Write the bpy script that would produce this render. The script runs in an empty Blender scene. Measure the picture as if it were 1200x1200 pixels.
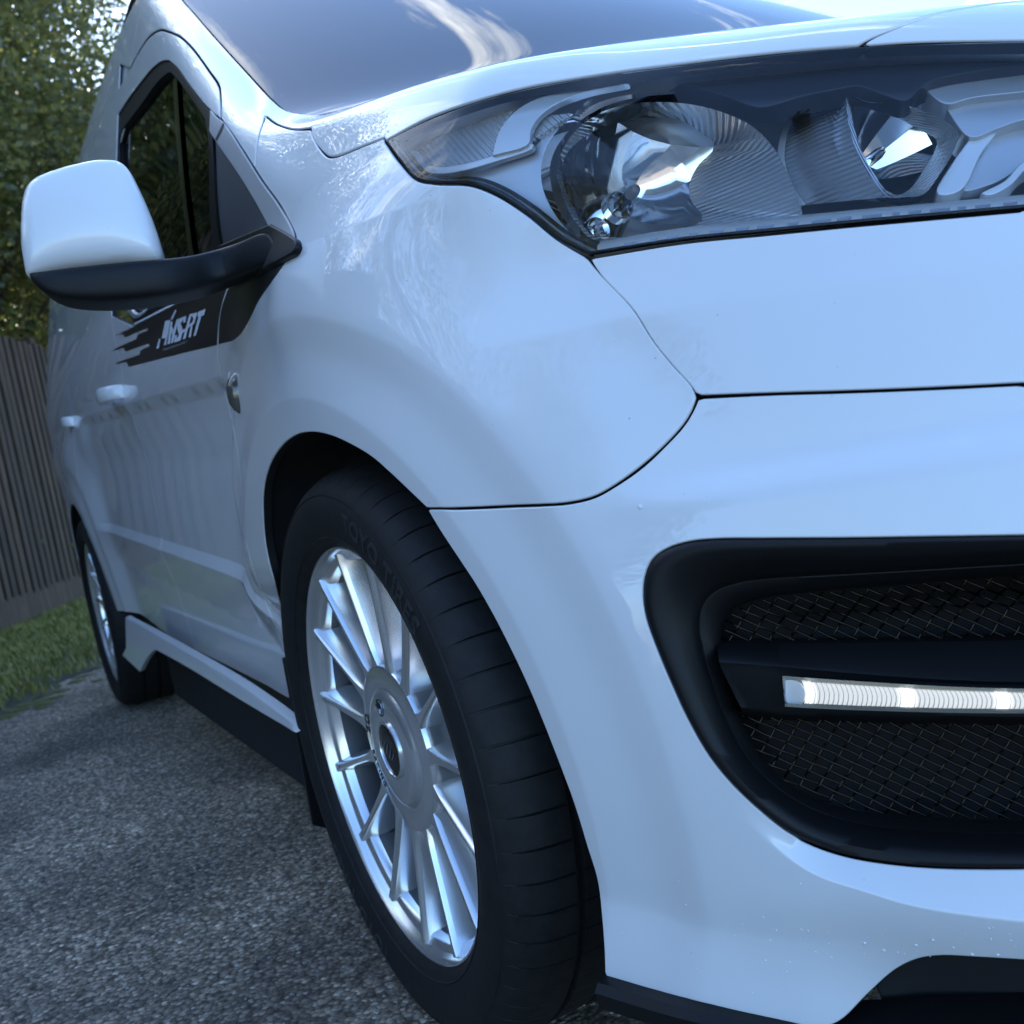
import bpy, math, random
import numpy as np
from mathutils import Matrix, Vector
from mathutils.geometry import delaunay_2d_cdt

SC = bpy.context.scene
COL = SC.collection
random.seed(7)
R = math.radians

# ------------------------------------------------------------------ camera
CAM_C = np.array([1.147668, -1.255786, 0.656008])
YAW, PIT, ROLL, FPX = 2.6635455, -0.0731709, -0.1896030, 1236.82
_fw = np.array([math.cos(YAW) * math.cos(PIT), math.sin(YAW) * math.cos(PIT), math.sin(PIT)])
_r0 = np.cross(_fw, [0, 0, 1]); _r0 /= np.linalg.norm(_r0)
_u0 = np.cross(_r0, _fw)
_rt = _r0 * math.cos(ROLL) + _u0 * math.sin(ROLL)
_up = np.cross(_rt, _fw)
cam = bpy.data.cameras.new("camera")
cam.sensor_width = 36.0
cam.lens = FPX / 1200 * 36
cam.clip_start = 0.02
cam.clip_end = 3000
cam.dof.use_dof = True
cam.dof.focus_distance = 0.95
cam.dof.aperture_fstop = 11.5
co = bpy.data.objects.new("camera", cam)
COL.objects.link(co)
co.matrix_world = Matrix(((_rt[0], _up[0], -_fw[0], CAM_C[0]), (_rt[1], _up[1], -_fw[1], CAM_C[1]),
                          (_rt[2], _up[2], -_fw[2], CAM_C[2]), (0, 0, 0, 1)))
SC.camera = co

# ------------------------------------------------------------------ sky and sun
SUN_AZ, SUN_EL = 196.0, 29.0          # direction towards the sun: behind the van and the trees
world = bpy.data.worlds.new("World")
SC.world = world
world.use_nodes = True
wn, wl = world.node_tree.nodes, world.node_tree.links
wn.clear()
w_out = wn.new("ShaderNodeOutputWorld")
w_bg = wn.new("ShaderNodeBackground")
w_bg.inputs["Strength"].default_value = 0.14
sky = wn.new("ShaderNodeTexSky")
sky.sky_type = 'NISHITA'
sky.sun_disc = False
sky.sun_elevation = R(SUN_EL)
sky.sun_rotation = R(90 - SUN_AZ)
sky.air_density = 1.0
sky.dust_density = 1.2
sky.ozone_density = 3.0
# broken streaky clouds over the whole sky
w_tc = wn.new("ShaderNodeTexCoord")
w_sep = wn.new("ShaderNodeSeparateXYZ")
wl.new(w_tc.outputs["Generated"], w_sep.inputs[0])
def wmath(op, a, b=None):
    n = wn.new("ShaderNodeMath"); n.operation = op
    for i, v in enumerate((a, b)):
        if v is None: continue
        if isinstance(v, (int, float)): n.inputs[i].default_value = v
        else: wl.new(v, n.inputs[i])
    return n.outputs[0]
w_zc = wmath('ADD', wmath('MAXIMUM', w_sep.outputs[2], 0.0), 0.12)
w_cx = wmath('DIVIDE', w_sep.outputs[0], w_zc)
w_cy = wmath('DIVIDE', w_sep.outputs[1], w_zc)
w_com = wn.new("ShaderNodeCombineXYZ")
wl.new(w_cx, w_com.inputs[0]); wl.new(w_cy, w_com.inputs[1])
w_map = wn.new("ShaderNodeMapping")
w_map.inputs["Rotation"].default_value = (0, 0, R(-12))
w_map.inputs["Scale"].default_value = (0.50, 2.1, 1.0)
w_map.inputs["Location"].default_value = (2.2, 1.6, 0)
wl.new(w_com.outputs[0], w_map.inputs[0])
w_noi = wn.new("ShaderNodeTexNoise")
w_noi.inputs["Scale"].default_value = 2.1
w_noi.inputs["Detail"].default_value = 12
w_noi.inputs["Roughness"].default_value = 0.64
w_noi.inputs["Distortion"].default_value = 0.5
wl.new(w_map.outputs[0], w_noi.inputs["Vector"])
w_rmp = wn.new("ShaderNodeValToRGB")
w_rmp.color_ramp.elements[0].position = 0.535
w_rmp.color_ramp.elements[1].position = 0.68
# the broken cloud belongs to the half of the sky behind the van; ahead of it the sky is clear
w_side = wn.new('ShaderNodeMapRange'); w_side.interpolation_type = 'SMOOTHSTEP'
w_side.inputs['From Min'].default_value = -.55; w_side.inputs['From Max'].default_value = .55; w_side.inputs['To Min'].default_value = .005; w_side.inputs['To Max'].default_value = -.16
wl.new(w_sep.outputs[0], w_side.inputs['Value'])
wl.new(wmath('ADD', w_noi.outputs['Fac'], w_side.outputs['Result']), w_rmp.inputs[0])
w_mix = wn.new("ShaderNodeMix"); w_mix.data_type = 'RGBA'
wl.new(w_rmp.outputs["Color"], w_mix.inputs["Factor"])
w_tint = wn.new("ShaderNodeMix"); w_tint.data_type = 'RGBA'; w_tint.blend_type = 'MULTIPLY'
w_tint.inputs["Factor"].default_value = 1.0
w_tint.inputs["B"].default_value = (0.87, 1.01, 1.16, 1)
wl.new(sky.outputs[0], w_tint.inputs["A"])
wl.new(w_tint.outputs["Result"], w_mix.inputs["A"])
w_mix.inputs["B"].default_value = (9.6, 9.9, 10.0, 1)
wl.new(w_mix.outputs["Result"], w_bg.inputs["Color"])
wl.new(w_bg.outputs[0], w_out.inputs["Surface"])

sun = bpy.data.lights.new("sun", 'SUN')
sun.energy = 5.0
sun.angle = R(0.5)
sun.color = (1.0, 0.94, 0.84)
so = bpy.data.objects.new("sun", sun)
COL.objects.link(so)
_sd = Vector((math.cos(R(SUN_AZ)) * math.cos(R(SUN_EL)), math.sin(R(SUN_AZ)) * math.cos(R(SUN_EL)), math.sin(R(SUN_EL))))
so.rotation_euler = _sd.to_track_quat('Z', 'Y').to_euler()
so.location = (0, 0, 12)
SC.view_settings.view_transform = 'Standard'
SC.view_settings.look = 'None'
SC.view_settings.gamma = 1
SC.view_settings.exposure = 1.88
SC.view_settings.use_curve_mapping = False
SC.cycles.max_bounces = 14
SC.cycles.transparent_max_bounces = 24
SC.cycles.caustics_refractive = False
SC.cycles.caustics_reflective = False
SC.cycles.sample_clamp_indirect = 8

# ------------------------------------------------------------------ materials
def mat(name, base=(.5, .5, .5), rough=.5, metal=0.0, coat=0.0, coat_rough=.03, spec=.5, emit=None, estr=0.0, ior=1.5):
    m = bpy.data.materials.new(name); m.use_nodes = True
    b = m.node_tree.nodes["Principled BSDF"]
    b.inputs["Base Color"].default_value = (*base, 1)
    b.inputs["Roughness"].default_value = rough
    b.inputs["Metallic"].default_value = metal
    b.inputs["Coat Weight"].default_value = coat
    b.inputs["Coat Roughness"].default_value = coat_rough
    b.inputs["Specular IOR Level"].default_value = spec
    b.inputs["IOR"].default_value = ior
    if emit:
        b.inputs["Emission Color"].default_value = (*emit, 1)
        b.inputs["Emission Strength"].default_value = estr
    return m
def nodes(m):
    return m.node_tree.nodes, m.node_tree.links, m.node_tree.nodes["Principled BSDF"]
def add_noise(m, scale, lo, hi, detail=5, rough=.6, coord="Object", stretch=(1, 1, 1), p0=.35, p1=.65):
    """colour noise between two colours"""
    n, l, b = nodes(m)
    tc = n.new("ShaderNodeTexCoord"); mp = n.new("ShaderNodeMapping"); mp.inputs["Scale"].default_value = stretch
    nz = n.new("ShaderNodeTexNoise"); nz.inputs["Scale"].default_value = scale
    nz.inputs["Detail"].default_value = detail; nz.inputs["Roughness"].default_value = rough
    rp = n.new("ShaderNodeValToRGB")
    rp.color_ramp.elements[0].color = (*lo, 1); rp.color_ramp.elements[1].color = (*hi, 1)
    rp.color_ramp.elements[0].position = p0; rp.color_ramp.elements[1].position = p1
    l.new(tc.outputs[coord], mp.inputs[0]); l.new(mp.outputs[0], nz.inputs["Vector"])
    l.new(nz.outputs["Fac"], rp.inputs[0]); l.new(rp.outputs[0], b.inputs["Base Color"])
    return nz, rp, tc
def add_bump(m, scale, strength, dist=.002, detail=3, coord="Object", kind="noise"):
    n, l, b = nodes(m)
    tc = n.new("ShaderNodeTexCoord")
    if kind == "voronoi":
        nz = n.new("ShaderNodeTexVoronoi"); out = nz.outputs["Distance"]
    else:
        nz = n.new("ShaderNodeTexNoise"); nz.inputs["Detail"].default_value = detail; out = nz.outputs["Fac"]
    nz.inputs["Scale"].default_value = scale
    bp = n.new("ShaderNodeBump"); bp.inputs["Strength"].default_value = strength; bp.inputs["Distance"].default_value = dist
    l.new(tc.outputs[coord], nz.inputs["Vector"]); l.new(out, bp.inputs["Height"])
    l.new(bp.outputs[0], b.inputs["Normal"])
    return nz
def glass_mat(name, tint=(.9, .95, .95), boost=1.0, rough=0.0, ior=1.5):
    """a thin pane: clear or tinted transmission plus a Fresnel mirror"""
    m = bpy.data.materials.new(name); m.use_nodes = True
    n, l = m.node_tree.nodes, m.node_tree.links
    n.clear()
    o = n.new("ShaderNodeOutputMaterial"); mx = n.new("ShaderNodeMixShader")
    tr = n.new("ShaderNodeBsdfTransparent"); tr.inputs[0].default_value = (*tint, 1)
    gl = n.new("ShaderNodeBsdfGlossy"); gl.inputs["Roughness"].default_value = rough
    fr = n.new("ShaderNodeFresnel"); fr.inputs["IOR"].default_value = ior
    if boost != 1:
        mm = n.new("ShaderNodeMath"); mm.operation = 'MULTIPLY'; mm.use_clamp = True
        mm.inputs[1].default_value = boost; l.new(fr.outputs[0], mm.inputs[0]); f = mm.outputs[0]
    else: f = fr.outputs[0]
    l.new(f, mx.inputs[0]); l.new(tr.outputs[0], mx.inputs[1]); l.new(gl.outputs[0], mx.inputs[2]); l.new(mx.outputs[0], o.inputs[0])
    return m

M = {}
M['paint'] = mat("white_paint", (.70, .70, .70), .45, coat=1.0, coat_rough=.012)
M['paint'].node_tree.nodes["Principled BSDF"].inputs["Coat IOR"].default_value = 1.62
n_, l_, b_ = nodes(M['paint'])
_tc = n_.new("ShaderNodeTexCoord"); _nz = n_.new("ShaderNodeTexNoise"); _nz.inputs["Scale"].default_value = 9; _nz.inputs["Detail"].default_value = 8; _nz.inputs["Roughness"].default_value = .7
_rp = n_.new("ShaderNodeMapRange"); _rp.inputs["From Min"].default_value = .42; _rp.inputs["From Max"].default_value = .75; _rp.inputs["To Min"].default_value = .008; _rp.inputs["To Max"].default_value = .03
l_.new(_tc.outputs["Object"], _nz.inputs["Vector"]); l_.new(_nz.outputs["Fac"], _rp.inputs["Value"]); l_.new(_rp.outputs["Result"], b_.inputs["Coat Roughness"])
_vo = n_.new("ShaderNodeTexVoronoi"); _vo.inputs["Scale"].default_value = 46; l_.new(_tc.outputs["Object"], _vo.inputs["Vector"])
_r2 = n_.new("ShaderNodeValToRGB"); _r2.color_ramp.elements[0].color = (.30, .28, .25, 1); _r2.color_ramp.elements[0].position = .022; _r2.color_ramp.elements[1].color = (.70, .70, .70, 1); _r2.color_ramp.elements[1].position = .040
l_.new(_vo.outputs["Distance"], _r2.inputs[0])
_n3 = n_.new("ShaderNodeTexNoise"); _n3.inputs["Scale"].default_value = 3.0; _n3.inputs["Detail"].default_value = 6; l_.new(_tc.outputs["Object"], _n3.inputs["Vector"])
_r3 = n_.new("ShaderNodeValToRGB"); _r3.color_ramp.elements[0].position = .50; _r3.color_ramp.elements[1].position = .62
l_.new(_n3.outputs["Fac"], _r3.inputs[0])
_mx = n_.new("ShaderNodeMix"); _mx.data_type = 'RGBA'; _mx.inputs["A"].default_value = (.70, .70, .70, 1); l_.new(_r2.outputs[0], _mx.inputs["B"]); l_.new(_r3.outputs[0], _mx.inputs["Factor"]); l_.new(_mx.outputs["Result"], b_.inputs["Base Color"])
M['seal'] = mat("black_seal", (.008, .008, .009), .6)
M['black'] = mat("black_plastic", (.006, .006, .0065), .46, spec=.25)
add_bump(M['black'], 900, .25, .0006)
M['gloss'] = mat("gloss_black", (.008, .008, .009), .12)
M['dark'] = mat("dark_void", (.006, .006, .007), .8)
M['liner'] = mat("arch_liner", (.010, .010, .011), .85)
M['trim'] = mat("grey_trim", (.34, .335, .33), .42)
M['vinyl'] = mat("black_vinyl", (.010, .010, .010), .32)
M['silverprint'] = mat("silver_print", (.62, .64, .68), .35)
M['chrome'] = mat("chrome", (.86, .87, .88), .03, metal=1)
M['satin'] = mat("satin_silver", (.84, .85, .86), .28, metal=.35)
M['satingrey'] = mat("satin_grey", (.58, .59, .61), .34, metal=.55)
M['bezel'] = mat("bright_bezel", (.84, .85, .86), .36, .25)
M['alloy'] = mat("silver_alloy", (.80, .805, .81), .22, metal=.82, coat=.6, coat_rough=.08)
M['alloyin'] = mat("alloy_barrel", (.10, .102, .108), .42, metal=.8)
M['tyre'] = mat("tyre_rubber", (.0065, .0065, .007), .66, spec=.35)
add_noise(M['tyre'], 60, (.0050, .0050, .0054), (.0125, .0120, .0115), 6, .75)
M['tyretext'] = mat("tyre_lettering", (.022, .023, .025), .5)
M['iron'] = mat("brake_iron", (.03, .03, .032), .5, metal=.3)
M['wire'] = mat("mesh_wire", (.050, .038, .028), .12, metal=1)
M['glassclear'] = glass_mat("lens_clear", (.97, .98, .99), 1.0)
M['glassside'] = glass_mat("tinted_glass", (.10, .12, .12), 1.0)
M['glassfront'] = glass_mat("windscreen_glass", (.30, .34, .37), .82)
M['frit'] = mat("black_frit", (.012, .012, .013), .08)
M['amber'] = mat("repeater_lens", (.16, .15, .13), .08, .5)
# ------------------------------------------------------------------ small numeric helpers
def nspline(xs, ys):
    """natural cubic spline, vectorised, linear beyond its ends"""
    xs = np.asarray(xs, float); ys = np.asarray(ys, float); n = len(xs); h = np.diff(xs)
    A = np.zeros((n, n)); b = np.zeros(n); A[0, 0] = A[-1, -1] = 1
    for i in range(1, n - 1):
        A[i, i - 1] = h[i - 1]; A[i, i] = 2 * (h[i - 1] + h[i]); A[i, i + 1] = h[i]
        b[i] = 6 * ((ys[i + 1] - ys[i]) / h[i] - (ys[i] - ys[i - 1]) / h[i - 1])
    m = np.linalg.solve(A, b)
    s0 = (ys[1] - ys[0]) / h[0] - h[0] / 6 * m[1]
    s1 = (ys[-1] - ys[-2]) / h[-1] + h[-1] / 6 * m[-2]
    def f(x):
        x = np.asarray(x, float); xc = np.clip(x, xs[0], xs[-1])
        i = np.clip(np.searchsorted(xs, xc) - 1, 0, n - 2)
        hh = h[i]; a = (xs[i + 1] - xc) / hh; c = (xc - xs[i]) / hh
        v = a * ys[i] + c * ys[i + 1] + ((a ** 3 - a) * m[i] + (c ** 3 - c) * m[i + 1]) * hh ** 2 / 6
        return v + np.where(x < xs[0], (x - xs[0]) * s0, 0) + np.where(x > xs[-1], (x - xs[-1]) * s1, 0)
    return f
def sstep(a, b, x):
    if b < a: return 1 - sstep(b, a, x)
    t = np.clip((x - a) / (b - a), 0, 1); return t * t * t * (t * (6 * t - 15) + 10)
def smax(a, b, k): return .5 * (a + b + np.sqrt((a - b) ** 2 + k * k))
def smin(a, b, k): return .5 * (a + b - np.sqrt((a - b) ** 2 + k * k))
def ray(u, v):
    u = np.asarray(u, float); v = np.asarray(v, float)
    d = ((u - 600) / FPX)[..., None] * _rt - ((v - 600) / FPX)[..., None] * _up + _fw
    return d
def project(P):
    d = np.asarray(P) - CAM_C; z = d @ _fw
    return np.stack([600 + FPX * (d @ _rt) / z, 600 - FPX * (d @ _up) / z], -1)

# ------------------------------------------------------------------ the van's skin as one implicit surface (x forward, y left, z up)
ZR = .325; WB = 2.662
fW = nspline([.10, .20, .30, .40, .52, .66, .80, .90, 1.0, 1.1, 1.25, 1.5],
             [.822, .832, .840, .848, .858, .866, .872, .875, .8423, .835, .80, .71])
fF = nspline([.10, .20, .30, .42, .52, .60, .66, .75, .85, .95, 1.05, 1.25],
             [.865, .895, .912, .915, .905, .890, .878, .848, .8231, .7906, .7125, .5125])
fN = nspline([.15, .40, .60, .80, 1.0, 1.2], [3.1, 2.95, 2.7, 2.5, 2.4, 2.4])
fH = nspline([-1.2, -.3, -.05, .2, .35, .5, .62, .72, .80, .88],
             [1.20, 1.168, 1.110, 1.0627, 1.0258, .9748, .9319, .8829, .8552, .7582])
fVB = nspline([-.30, -.24, -.21, -.18, -.155, -.11, -.03, .20], [.52, .418, .364, .334, .322, .313, .313, .313])
fLG = nspline([-.30, -.22, -.19, -.16, -.135, -.11, -.06, -.03, .20], [.52, .366, .330, .306, .297, .289, .281, .278, .276])
fLC = nspline([-.36, -.32, -.24, -.17, -.10], [.267, .264, .255, .252, .251])
fGC = nspline([-.24, -.13, -.02, .05], [.727, .719, .708, .700])
def falloff(r, r0, w):     # 1 inside r0, then a straight slope to 0: crisp shoulder, soft foot
    t = 1 - (r - r0) / w
    return smin(smax(t, 0 * t, .30), 1 + 0 * t, .05)
def crease(z, zc, w):      # a soft raised line
    return np.exp(-((z - zc) / w) ** 2)
def E(P, depth=0.0):
    x, y, z = P[..., 0], P[..., 1], P[..., 2]
    a = np.abs(y); side = y < 0
    w = fW(z); f = np.maximum(fF(z), .15); n = fN(z)
    xs = -.10
    X = np.maximum(x - xs, 0) / (f - xs)
    phi = ((X ** n + (a / w) ** n) ** (1 / n) - 1) * .9
    # wheel arch flares, stepped twice, front and rear
    r = np.hypot(x, z - ZR); r2 = np.hypot(x + WB, z - ZR)
    up = sstep(.05, .2, a)
    arch = .038 * falloff(r, .497, .105) + .012 * falloff(r, .412, .048)
    lo = sstep(.30, .42, z)
    ang = np.arctan2(z - ZR, x)
    arch = arch * sstep(.35, .6, a) * (1 - .9 * sstep(.44, .74, x)) * (1 - .95 * sstep(.56, .40, z) * sstep(-.16, -.30, x))
    arch2 = (.030 * falloff(r2, .497, .13) + .010 * falloff(r2, .412, .060)) * sstep(.35, .6, a)
    # door pressings: scoop under the handle line, ridge low down
    db = sstep(-.36, -.46, x) * sstep(-2.30, -2.05, x)
    zl = .790 - .068 * x                       # handle line
    zc = smin(.470 - .0600 * x, .503 - .46 * (x + .55), .01)    # low ridge, turning down at its front end
    dz = z - zc
    upz = sstep(0, .20, dz)
    body_ = np.where(dz > 0, .012 - .012 * np.clip(dz / .022, 0, 1) - .012 * np.clip((dz - .022) / .18, 0, 1), .012 * np.maximum(0, 1 + dz / .09))
    deep_ = np.where(dz > .202, -.012, body_)
    door = deep_ * (1 - sstep(-.030, .004, z - zl)) * db
    door = np.where((x > -.46) & (dz < .02), .009 * np.maximum(0, 1 - np.abs(dz) / .035) * sstep(-.27, -.33, x), door) if False else door
    q = .692 * x - .722 * a
    fr = sstep(.30, .42, x)
    led = np.clip((z - fLG(q)) / np.maximum(fVB(q) - fLG(q), .012), 0, 1.0) * (1 - sstep(.46, .50, z)) * sstep(-.215, -.125, q) * fr
    lowc = smax(fLC(q) - z, 0 * z, .006) * .30 * (1 - sstep(-.20, -.08, q)) * sstep(.25, .36, x)
    grc = -smax(z - fGC(q), 0 * z, .004) * .16 * fr
    zr = .884 - .055 * np.maximum(x - .08, 0)
    rid = (.010 * np.clip(1 - (z - zr) / .06, 0, 1) * (z > zr) + .010 * (z <= zr) * np.clip(1 - (zr - z) / .16, 0, 1)) * sstep(-.05, .06, x) * (1 - sstep(.16, .36, x))
    shelf = .013 * (1 - sstep(.576, .612, z)) * sstep(-.31, -.15, q) * fr * sstep(.20, .30, z)
    phi = phi - shelf - arch - arch2 - door + .020 * led - lowc - grc - rid
    top = z - (fH(x) - .0549 * (a / .8) ** 1.4964 )
    low = smax(phi, top * .92, .028)
    # cabin
    gs = a - smin(.876 - .235 * (z - 1.05), .876 + 0 * z, .02)
    gw = (z - (1.135 - .62 * (x - (.035 - .22 * (a / .785) ** 2)))) * .85
    gr = z - (1.85 - .02 * (x + 1.5) ** 2 - .05 * a ** 2)
    cab = smax(smax(gs, gw, .035), gr, .06)
    cab = smax(cab, .96 - z, .04)
    low2 = smin(low, cab, .035)
    rear = -(x + 3.50) - .0
    return smax(low2, rear, .05) + depth
def grad(P, depth=0, h=2e-4):
    g = np.empty(P.shape)
    for i in range(3):
        d = np.zeros(3); d[i] = h
        g[..., i] = (E(P + d) - E(P - d)) / (2 * h)
    return g / np.linalg.norm(g, axis=-1, keepdims=True)
def cast(O, D, depth=0.0, t0=.1, t1=6.0, n=500):
    """first hit of rays O + t D on the level E = -depth"""
    O = np.broadcast_to(O, D.shape)
    D = D / np.linalg.norm(D, axis=-1, keepdims=True)
    ts = np.linspace(t0, t1, n)
    N = len(D); lo = np.full(N, np.nan); hi = np.full(N, np.nan)
    for s in range(0, N, 2000):
        P = O[s:s + 2000, None] + D[s:s + 2000, None] * ts[None, :, None]
        e = E(P, depth) < 0
        k = np.argmax(e, 1); ok = e.any(1)
        k = np.maximum(k, 1)
        lo[s:s + 2000] = np.where(ok, ts[k - 1], np.nan); hi[s:s + 2000] = np.where(ok, ts[k], np.nan)
    for _ in range(26):
        m = .5 * (lo + hi); e = E(O + D * m[:, None], depth) < 0
        hi = np.where(e, m, hi); lo = np.where(e, lo, m)
    return O + D * hi[:, None]
def onE(px, depth=0.0):
    px = np.asarray(px, float)
    return cast(CAM_C, ray(px[:, 0], px[:, 1]), depth)
def fromfront(yz, depth=0.0):
    yz = np.asarray(yz, float); O = np.stack([np.full(len(yz), 1.6), yz[:, 0], yz[:, 1]], -1)
    return cast(O, np.broadcast_to([-1., 0, 0], O.shape), depth, 0, 4.5, 600)
def fromside(xz, depth=0.0):
    xz = np.asarray(xz, float); O = np.stack([xz[:, 0], np.full(len(xz), -1.5), xz[:, 1]], -1)
    return cast(O, np.broadcast_to([0., 1, 0], O.shape), depth, 0, 1.5, 300)
def fromtop(xy, depth=0.0):
    xy = np.asarray(xy, float); O = np.stack([xy[:, 0], xy[:, 1], np.full(len(xy), 2.2)], -1)
    return cast(O, np.broadcast_to([0., 0, -1], O.shape), depth, 0, 2.2, 500)

def cr(pts, step=None, n=12):
    """Catmull-Rom through points of any dimension, centripetal enough for traced lines"""
    p = np.asarray(pts, float)
    if len(p) < 3: 
        t = np.linspace(0, 1, n + 1)[:, None]; return p[0] * (1 - t) + p[-1] * t
    q = np.vstack([2 * p[0] - p[1], p, 2 * p[-1] - p[-2]]); out = []
    for i in range(1, len(q) - 2):
        p0, p1, p2, p3 = q[i - 1], q[i], q[i + 1], q[i + 2]
        d0, d1, d2 = (max(np.linalg.norm(b - a), 1e-9) ** .5 for a, b in ((p0, p1), (p1, p2), (p2, p3)))
        t0, t1, t2, t3 = 0, d0, d0 + d1, d0 + d1 + d2
        t = np.linspace(t1, t2, n, endpoint=False)[:, None]
        A1 = (t1 - t) / (t1 - t0) * p0 + (t - t0) / (t1 - t0) * p1
        A2 = (t2 - t) / (t2 - t1) * p1 + (t - t1) / (t2 - t1) * p2
        A3 = (t3 - t) / (t3 - t2) * p2 + (t - t2) / (t3 - t2) * p3
        B1 = (t2 - t) / (t2 - t0) * A1 + (t - t0) / (t2 - t0) * A2
        B2 = (t3 - t) / (t3 - t1) * A2 + (t - t1) / (t3 - t1) * A3
        out.append((t2 - t) / (t2 - t1) * B1 + (t - t1) / (t2 - t1) * B2)
    out.append(p[-1:]); return np.vstack(out)
def resample(p, step, closed=False):
    if closed: p = np.vstack([p, p[:1]])
    s = np.concatenate([[0], np.cumsum(np.linalg.norm(np.diff(p, axis=0), axis=1))])
    keep = np.concatenate([[True], np.diff(s) > 1e-9]); p, s = p[keep], s[keep]
    n = max(int(round(s[-1] / step)), 2)
    t = np.linspace(0, s[-1], n + 1)
    q = np.stack([np.interp(t, s, p[:, k]) for k in range(p.shape[1])], -1)
    return q[:-1] if closed else q

WAX = np.array([.692, .722, 0])
def arc_line(r, a0, a1, cx=0.0): return ('xz', [(cx + r * math.cos(R(t)), ZR + r * math.sin(R(t))) for t in np.linspace(a0, a1, 40)])
def q_line(f, q0, q1):
    """a crease given as z over the slanted front coordinate q: walk it and drop it on the skin"""
    out = []
    n = np.array([.722, -.692, 0.])
    qs = np.linspace(q0, q1, 60); O = np.stack([WAX * q for q in qs]) + n * 1.5; O[:, 2] = f(qs)
    return ('xyz', cast(O, np.broadcast_to(-n, O.shape), 0, 0, 1.4, 300))
# ------------------------------------------------------------------ objects
def tag(o, label=None, cat=None, group=None, kind=None):
    if label: o['label'] = label
    if cat: o['category'] = cat
    if group: o['group'] = group
    if kind: o['kind'] = kind
    return o
def empty(name, loc=(0, 0, 0), rz=0):
    o = bpy.data.objects.new(name, None); o.location = loc; o.rotation_euler = (0, 0, rz)
    o.empty_display_size = .1
    COL.objects.link(o); return o
def link(name, me, parent=None):
    o = bpy.data.objects.new(name, me); COL.objects.link(o)
    if parent is not None: o.parent = parent
    return o
def mesh(name, V, F, mats, parent=None, smooth=True, midx=None, normals=None, sharp=None):
    me = bpy.data.meshes.new(name)
    me.from_pydata([tuple(map(float, v)) for v in V], [], [tuple(int(i) for i in f) for f in F])
    for m in (mats if isinstance(mats, (list, tuple)) else [mats]): me.materials.append(m)
    me.polygons.foreach_set("use_smooth", [smooth] * len(me.polygons))
    if midx is not None: me.polygons.foreach_set("material_index", [int(i) for i in midx])
    if smooth and sharp: me.set_sharp_from_angle(angle=R(sharp))
    me.update()
    if normals is not None: me.normals_split_custom_set_from_vertices([tuple(map(float, n)) for n in normals])
    return link(name, me, parent)
def mirror_y(o, parent=None, name=None):
    me = o.data
    V = np.empty(len(me.vertices) * 3); me.vertices.foreach_get("co", V); V = V.reshape(-1, 3); V[:, 1] *= -1
    F = [tuple(reversed(p.vertices)) for p in me.polygons]
    mi = [p.material_index for p in me.polygons]
    sm = [p.use_smooth for p in me.polygons]
    n = bpy.data.meshes.new(me.name); n.from_pydata(V.tolist(), [], F)
    for m in me.materials: n.materials.append(m)
    n.polygons.foreach_set("material_index", mi); n.polygons.foreach_set("use_smooth", sm)
    n.set_sharp_from_angle(angle=R(40)); n.update()
    return link(name or o.name.split('.')[0], n, parent if parent is not None else o.parent)

def boundary(segs, depth=0.0):
    """segments ('px'|'yz'|'xz'|'xy'|'xyz', points); each is smooth inside itself, corners fall between segments"""
    out = []
    for s in segs:
        k, pts = s[0], s[1]
        dep = s[2] if len(s) > 2 else depth
        c = cr(pts) if len(pts) > 2 else cr(pts, n=24)
        if k == 'px': P = onE(c, dep)
        elif k == 'yz': P = fromfront(c, dep)
        elif k == 'xz': P = fromside(c, dep)
        elif k == 'xy': P = fromtop(c, dep)
        else: P = c
        bad = np.isnan(P).any(1)
        if bad.any(): P = P[~bad]
        out.append(P)
    return np.vstack(out)
def inpoly(q, poly):
    x, y = q[:, 0], q[:, 1]; r = np.zeros(len(q), bool)
    x0, y0 = poly[:, 0], poly[:, 1]; x1, y1 = np.roll(x0, -1), np.roll(y0, -1)
    for a, b, c, d in zip(x0, y0, x1, y1):
        if b == d: continue
        m = (b > y) != (d > y)
        r ^= m & (x < (c - a) * (y - b) / (d - b) + a)
    return r
def distpoly(q, poly):
    a = poly; b = np.roll(poly, -1, 0); best = np.full(len(q), 1e9)
    for p0, p1 in zip(a, b):
        d = p1 - p0; L = d @ d
        if L < 1e-14: continue
        t = np.clip(((q - p0) @ d) / L, 0, 1)
        best = np.minimum(best, np.hypot(*(q - p0 - t[:, None] * d).T))
    return best
def inset2(poly, d):
    """move a closed 2D polyline inwards by d (area sign aware), drop collapsed points"""
    ar = .5 * np.sum(poly[:, 0] * np.roll(poly[:, 1], -1) - poly[:, 1] * np.roll(poly[:, 0], -1))
    t = np.roll(poly, -1, 0) - poly; t /= np.maximum(np.linalg.norm(t, axis=1, keepdims=True), 1e-12)
    n = np.stack([-t[:, 1], t[:, 0]], -1) * np.sign(ar)
    m = n + np.roll(n, 1, 0); L = np.linalg.norm(m, axis=1, keepdims=True); m = m / np.maximum(L, 1e-6)
    c = np.maximum((m * n).sum(1, keepdims=True), .5)
    return poly + m / c * d, -m
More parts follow.
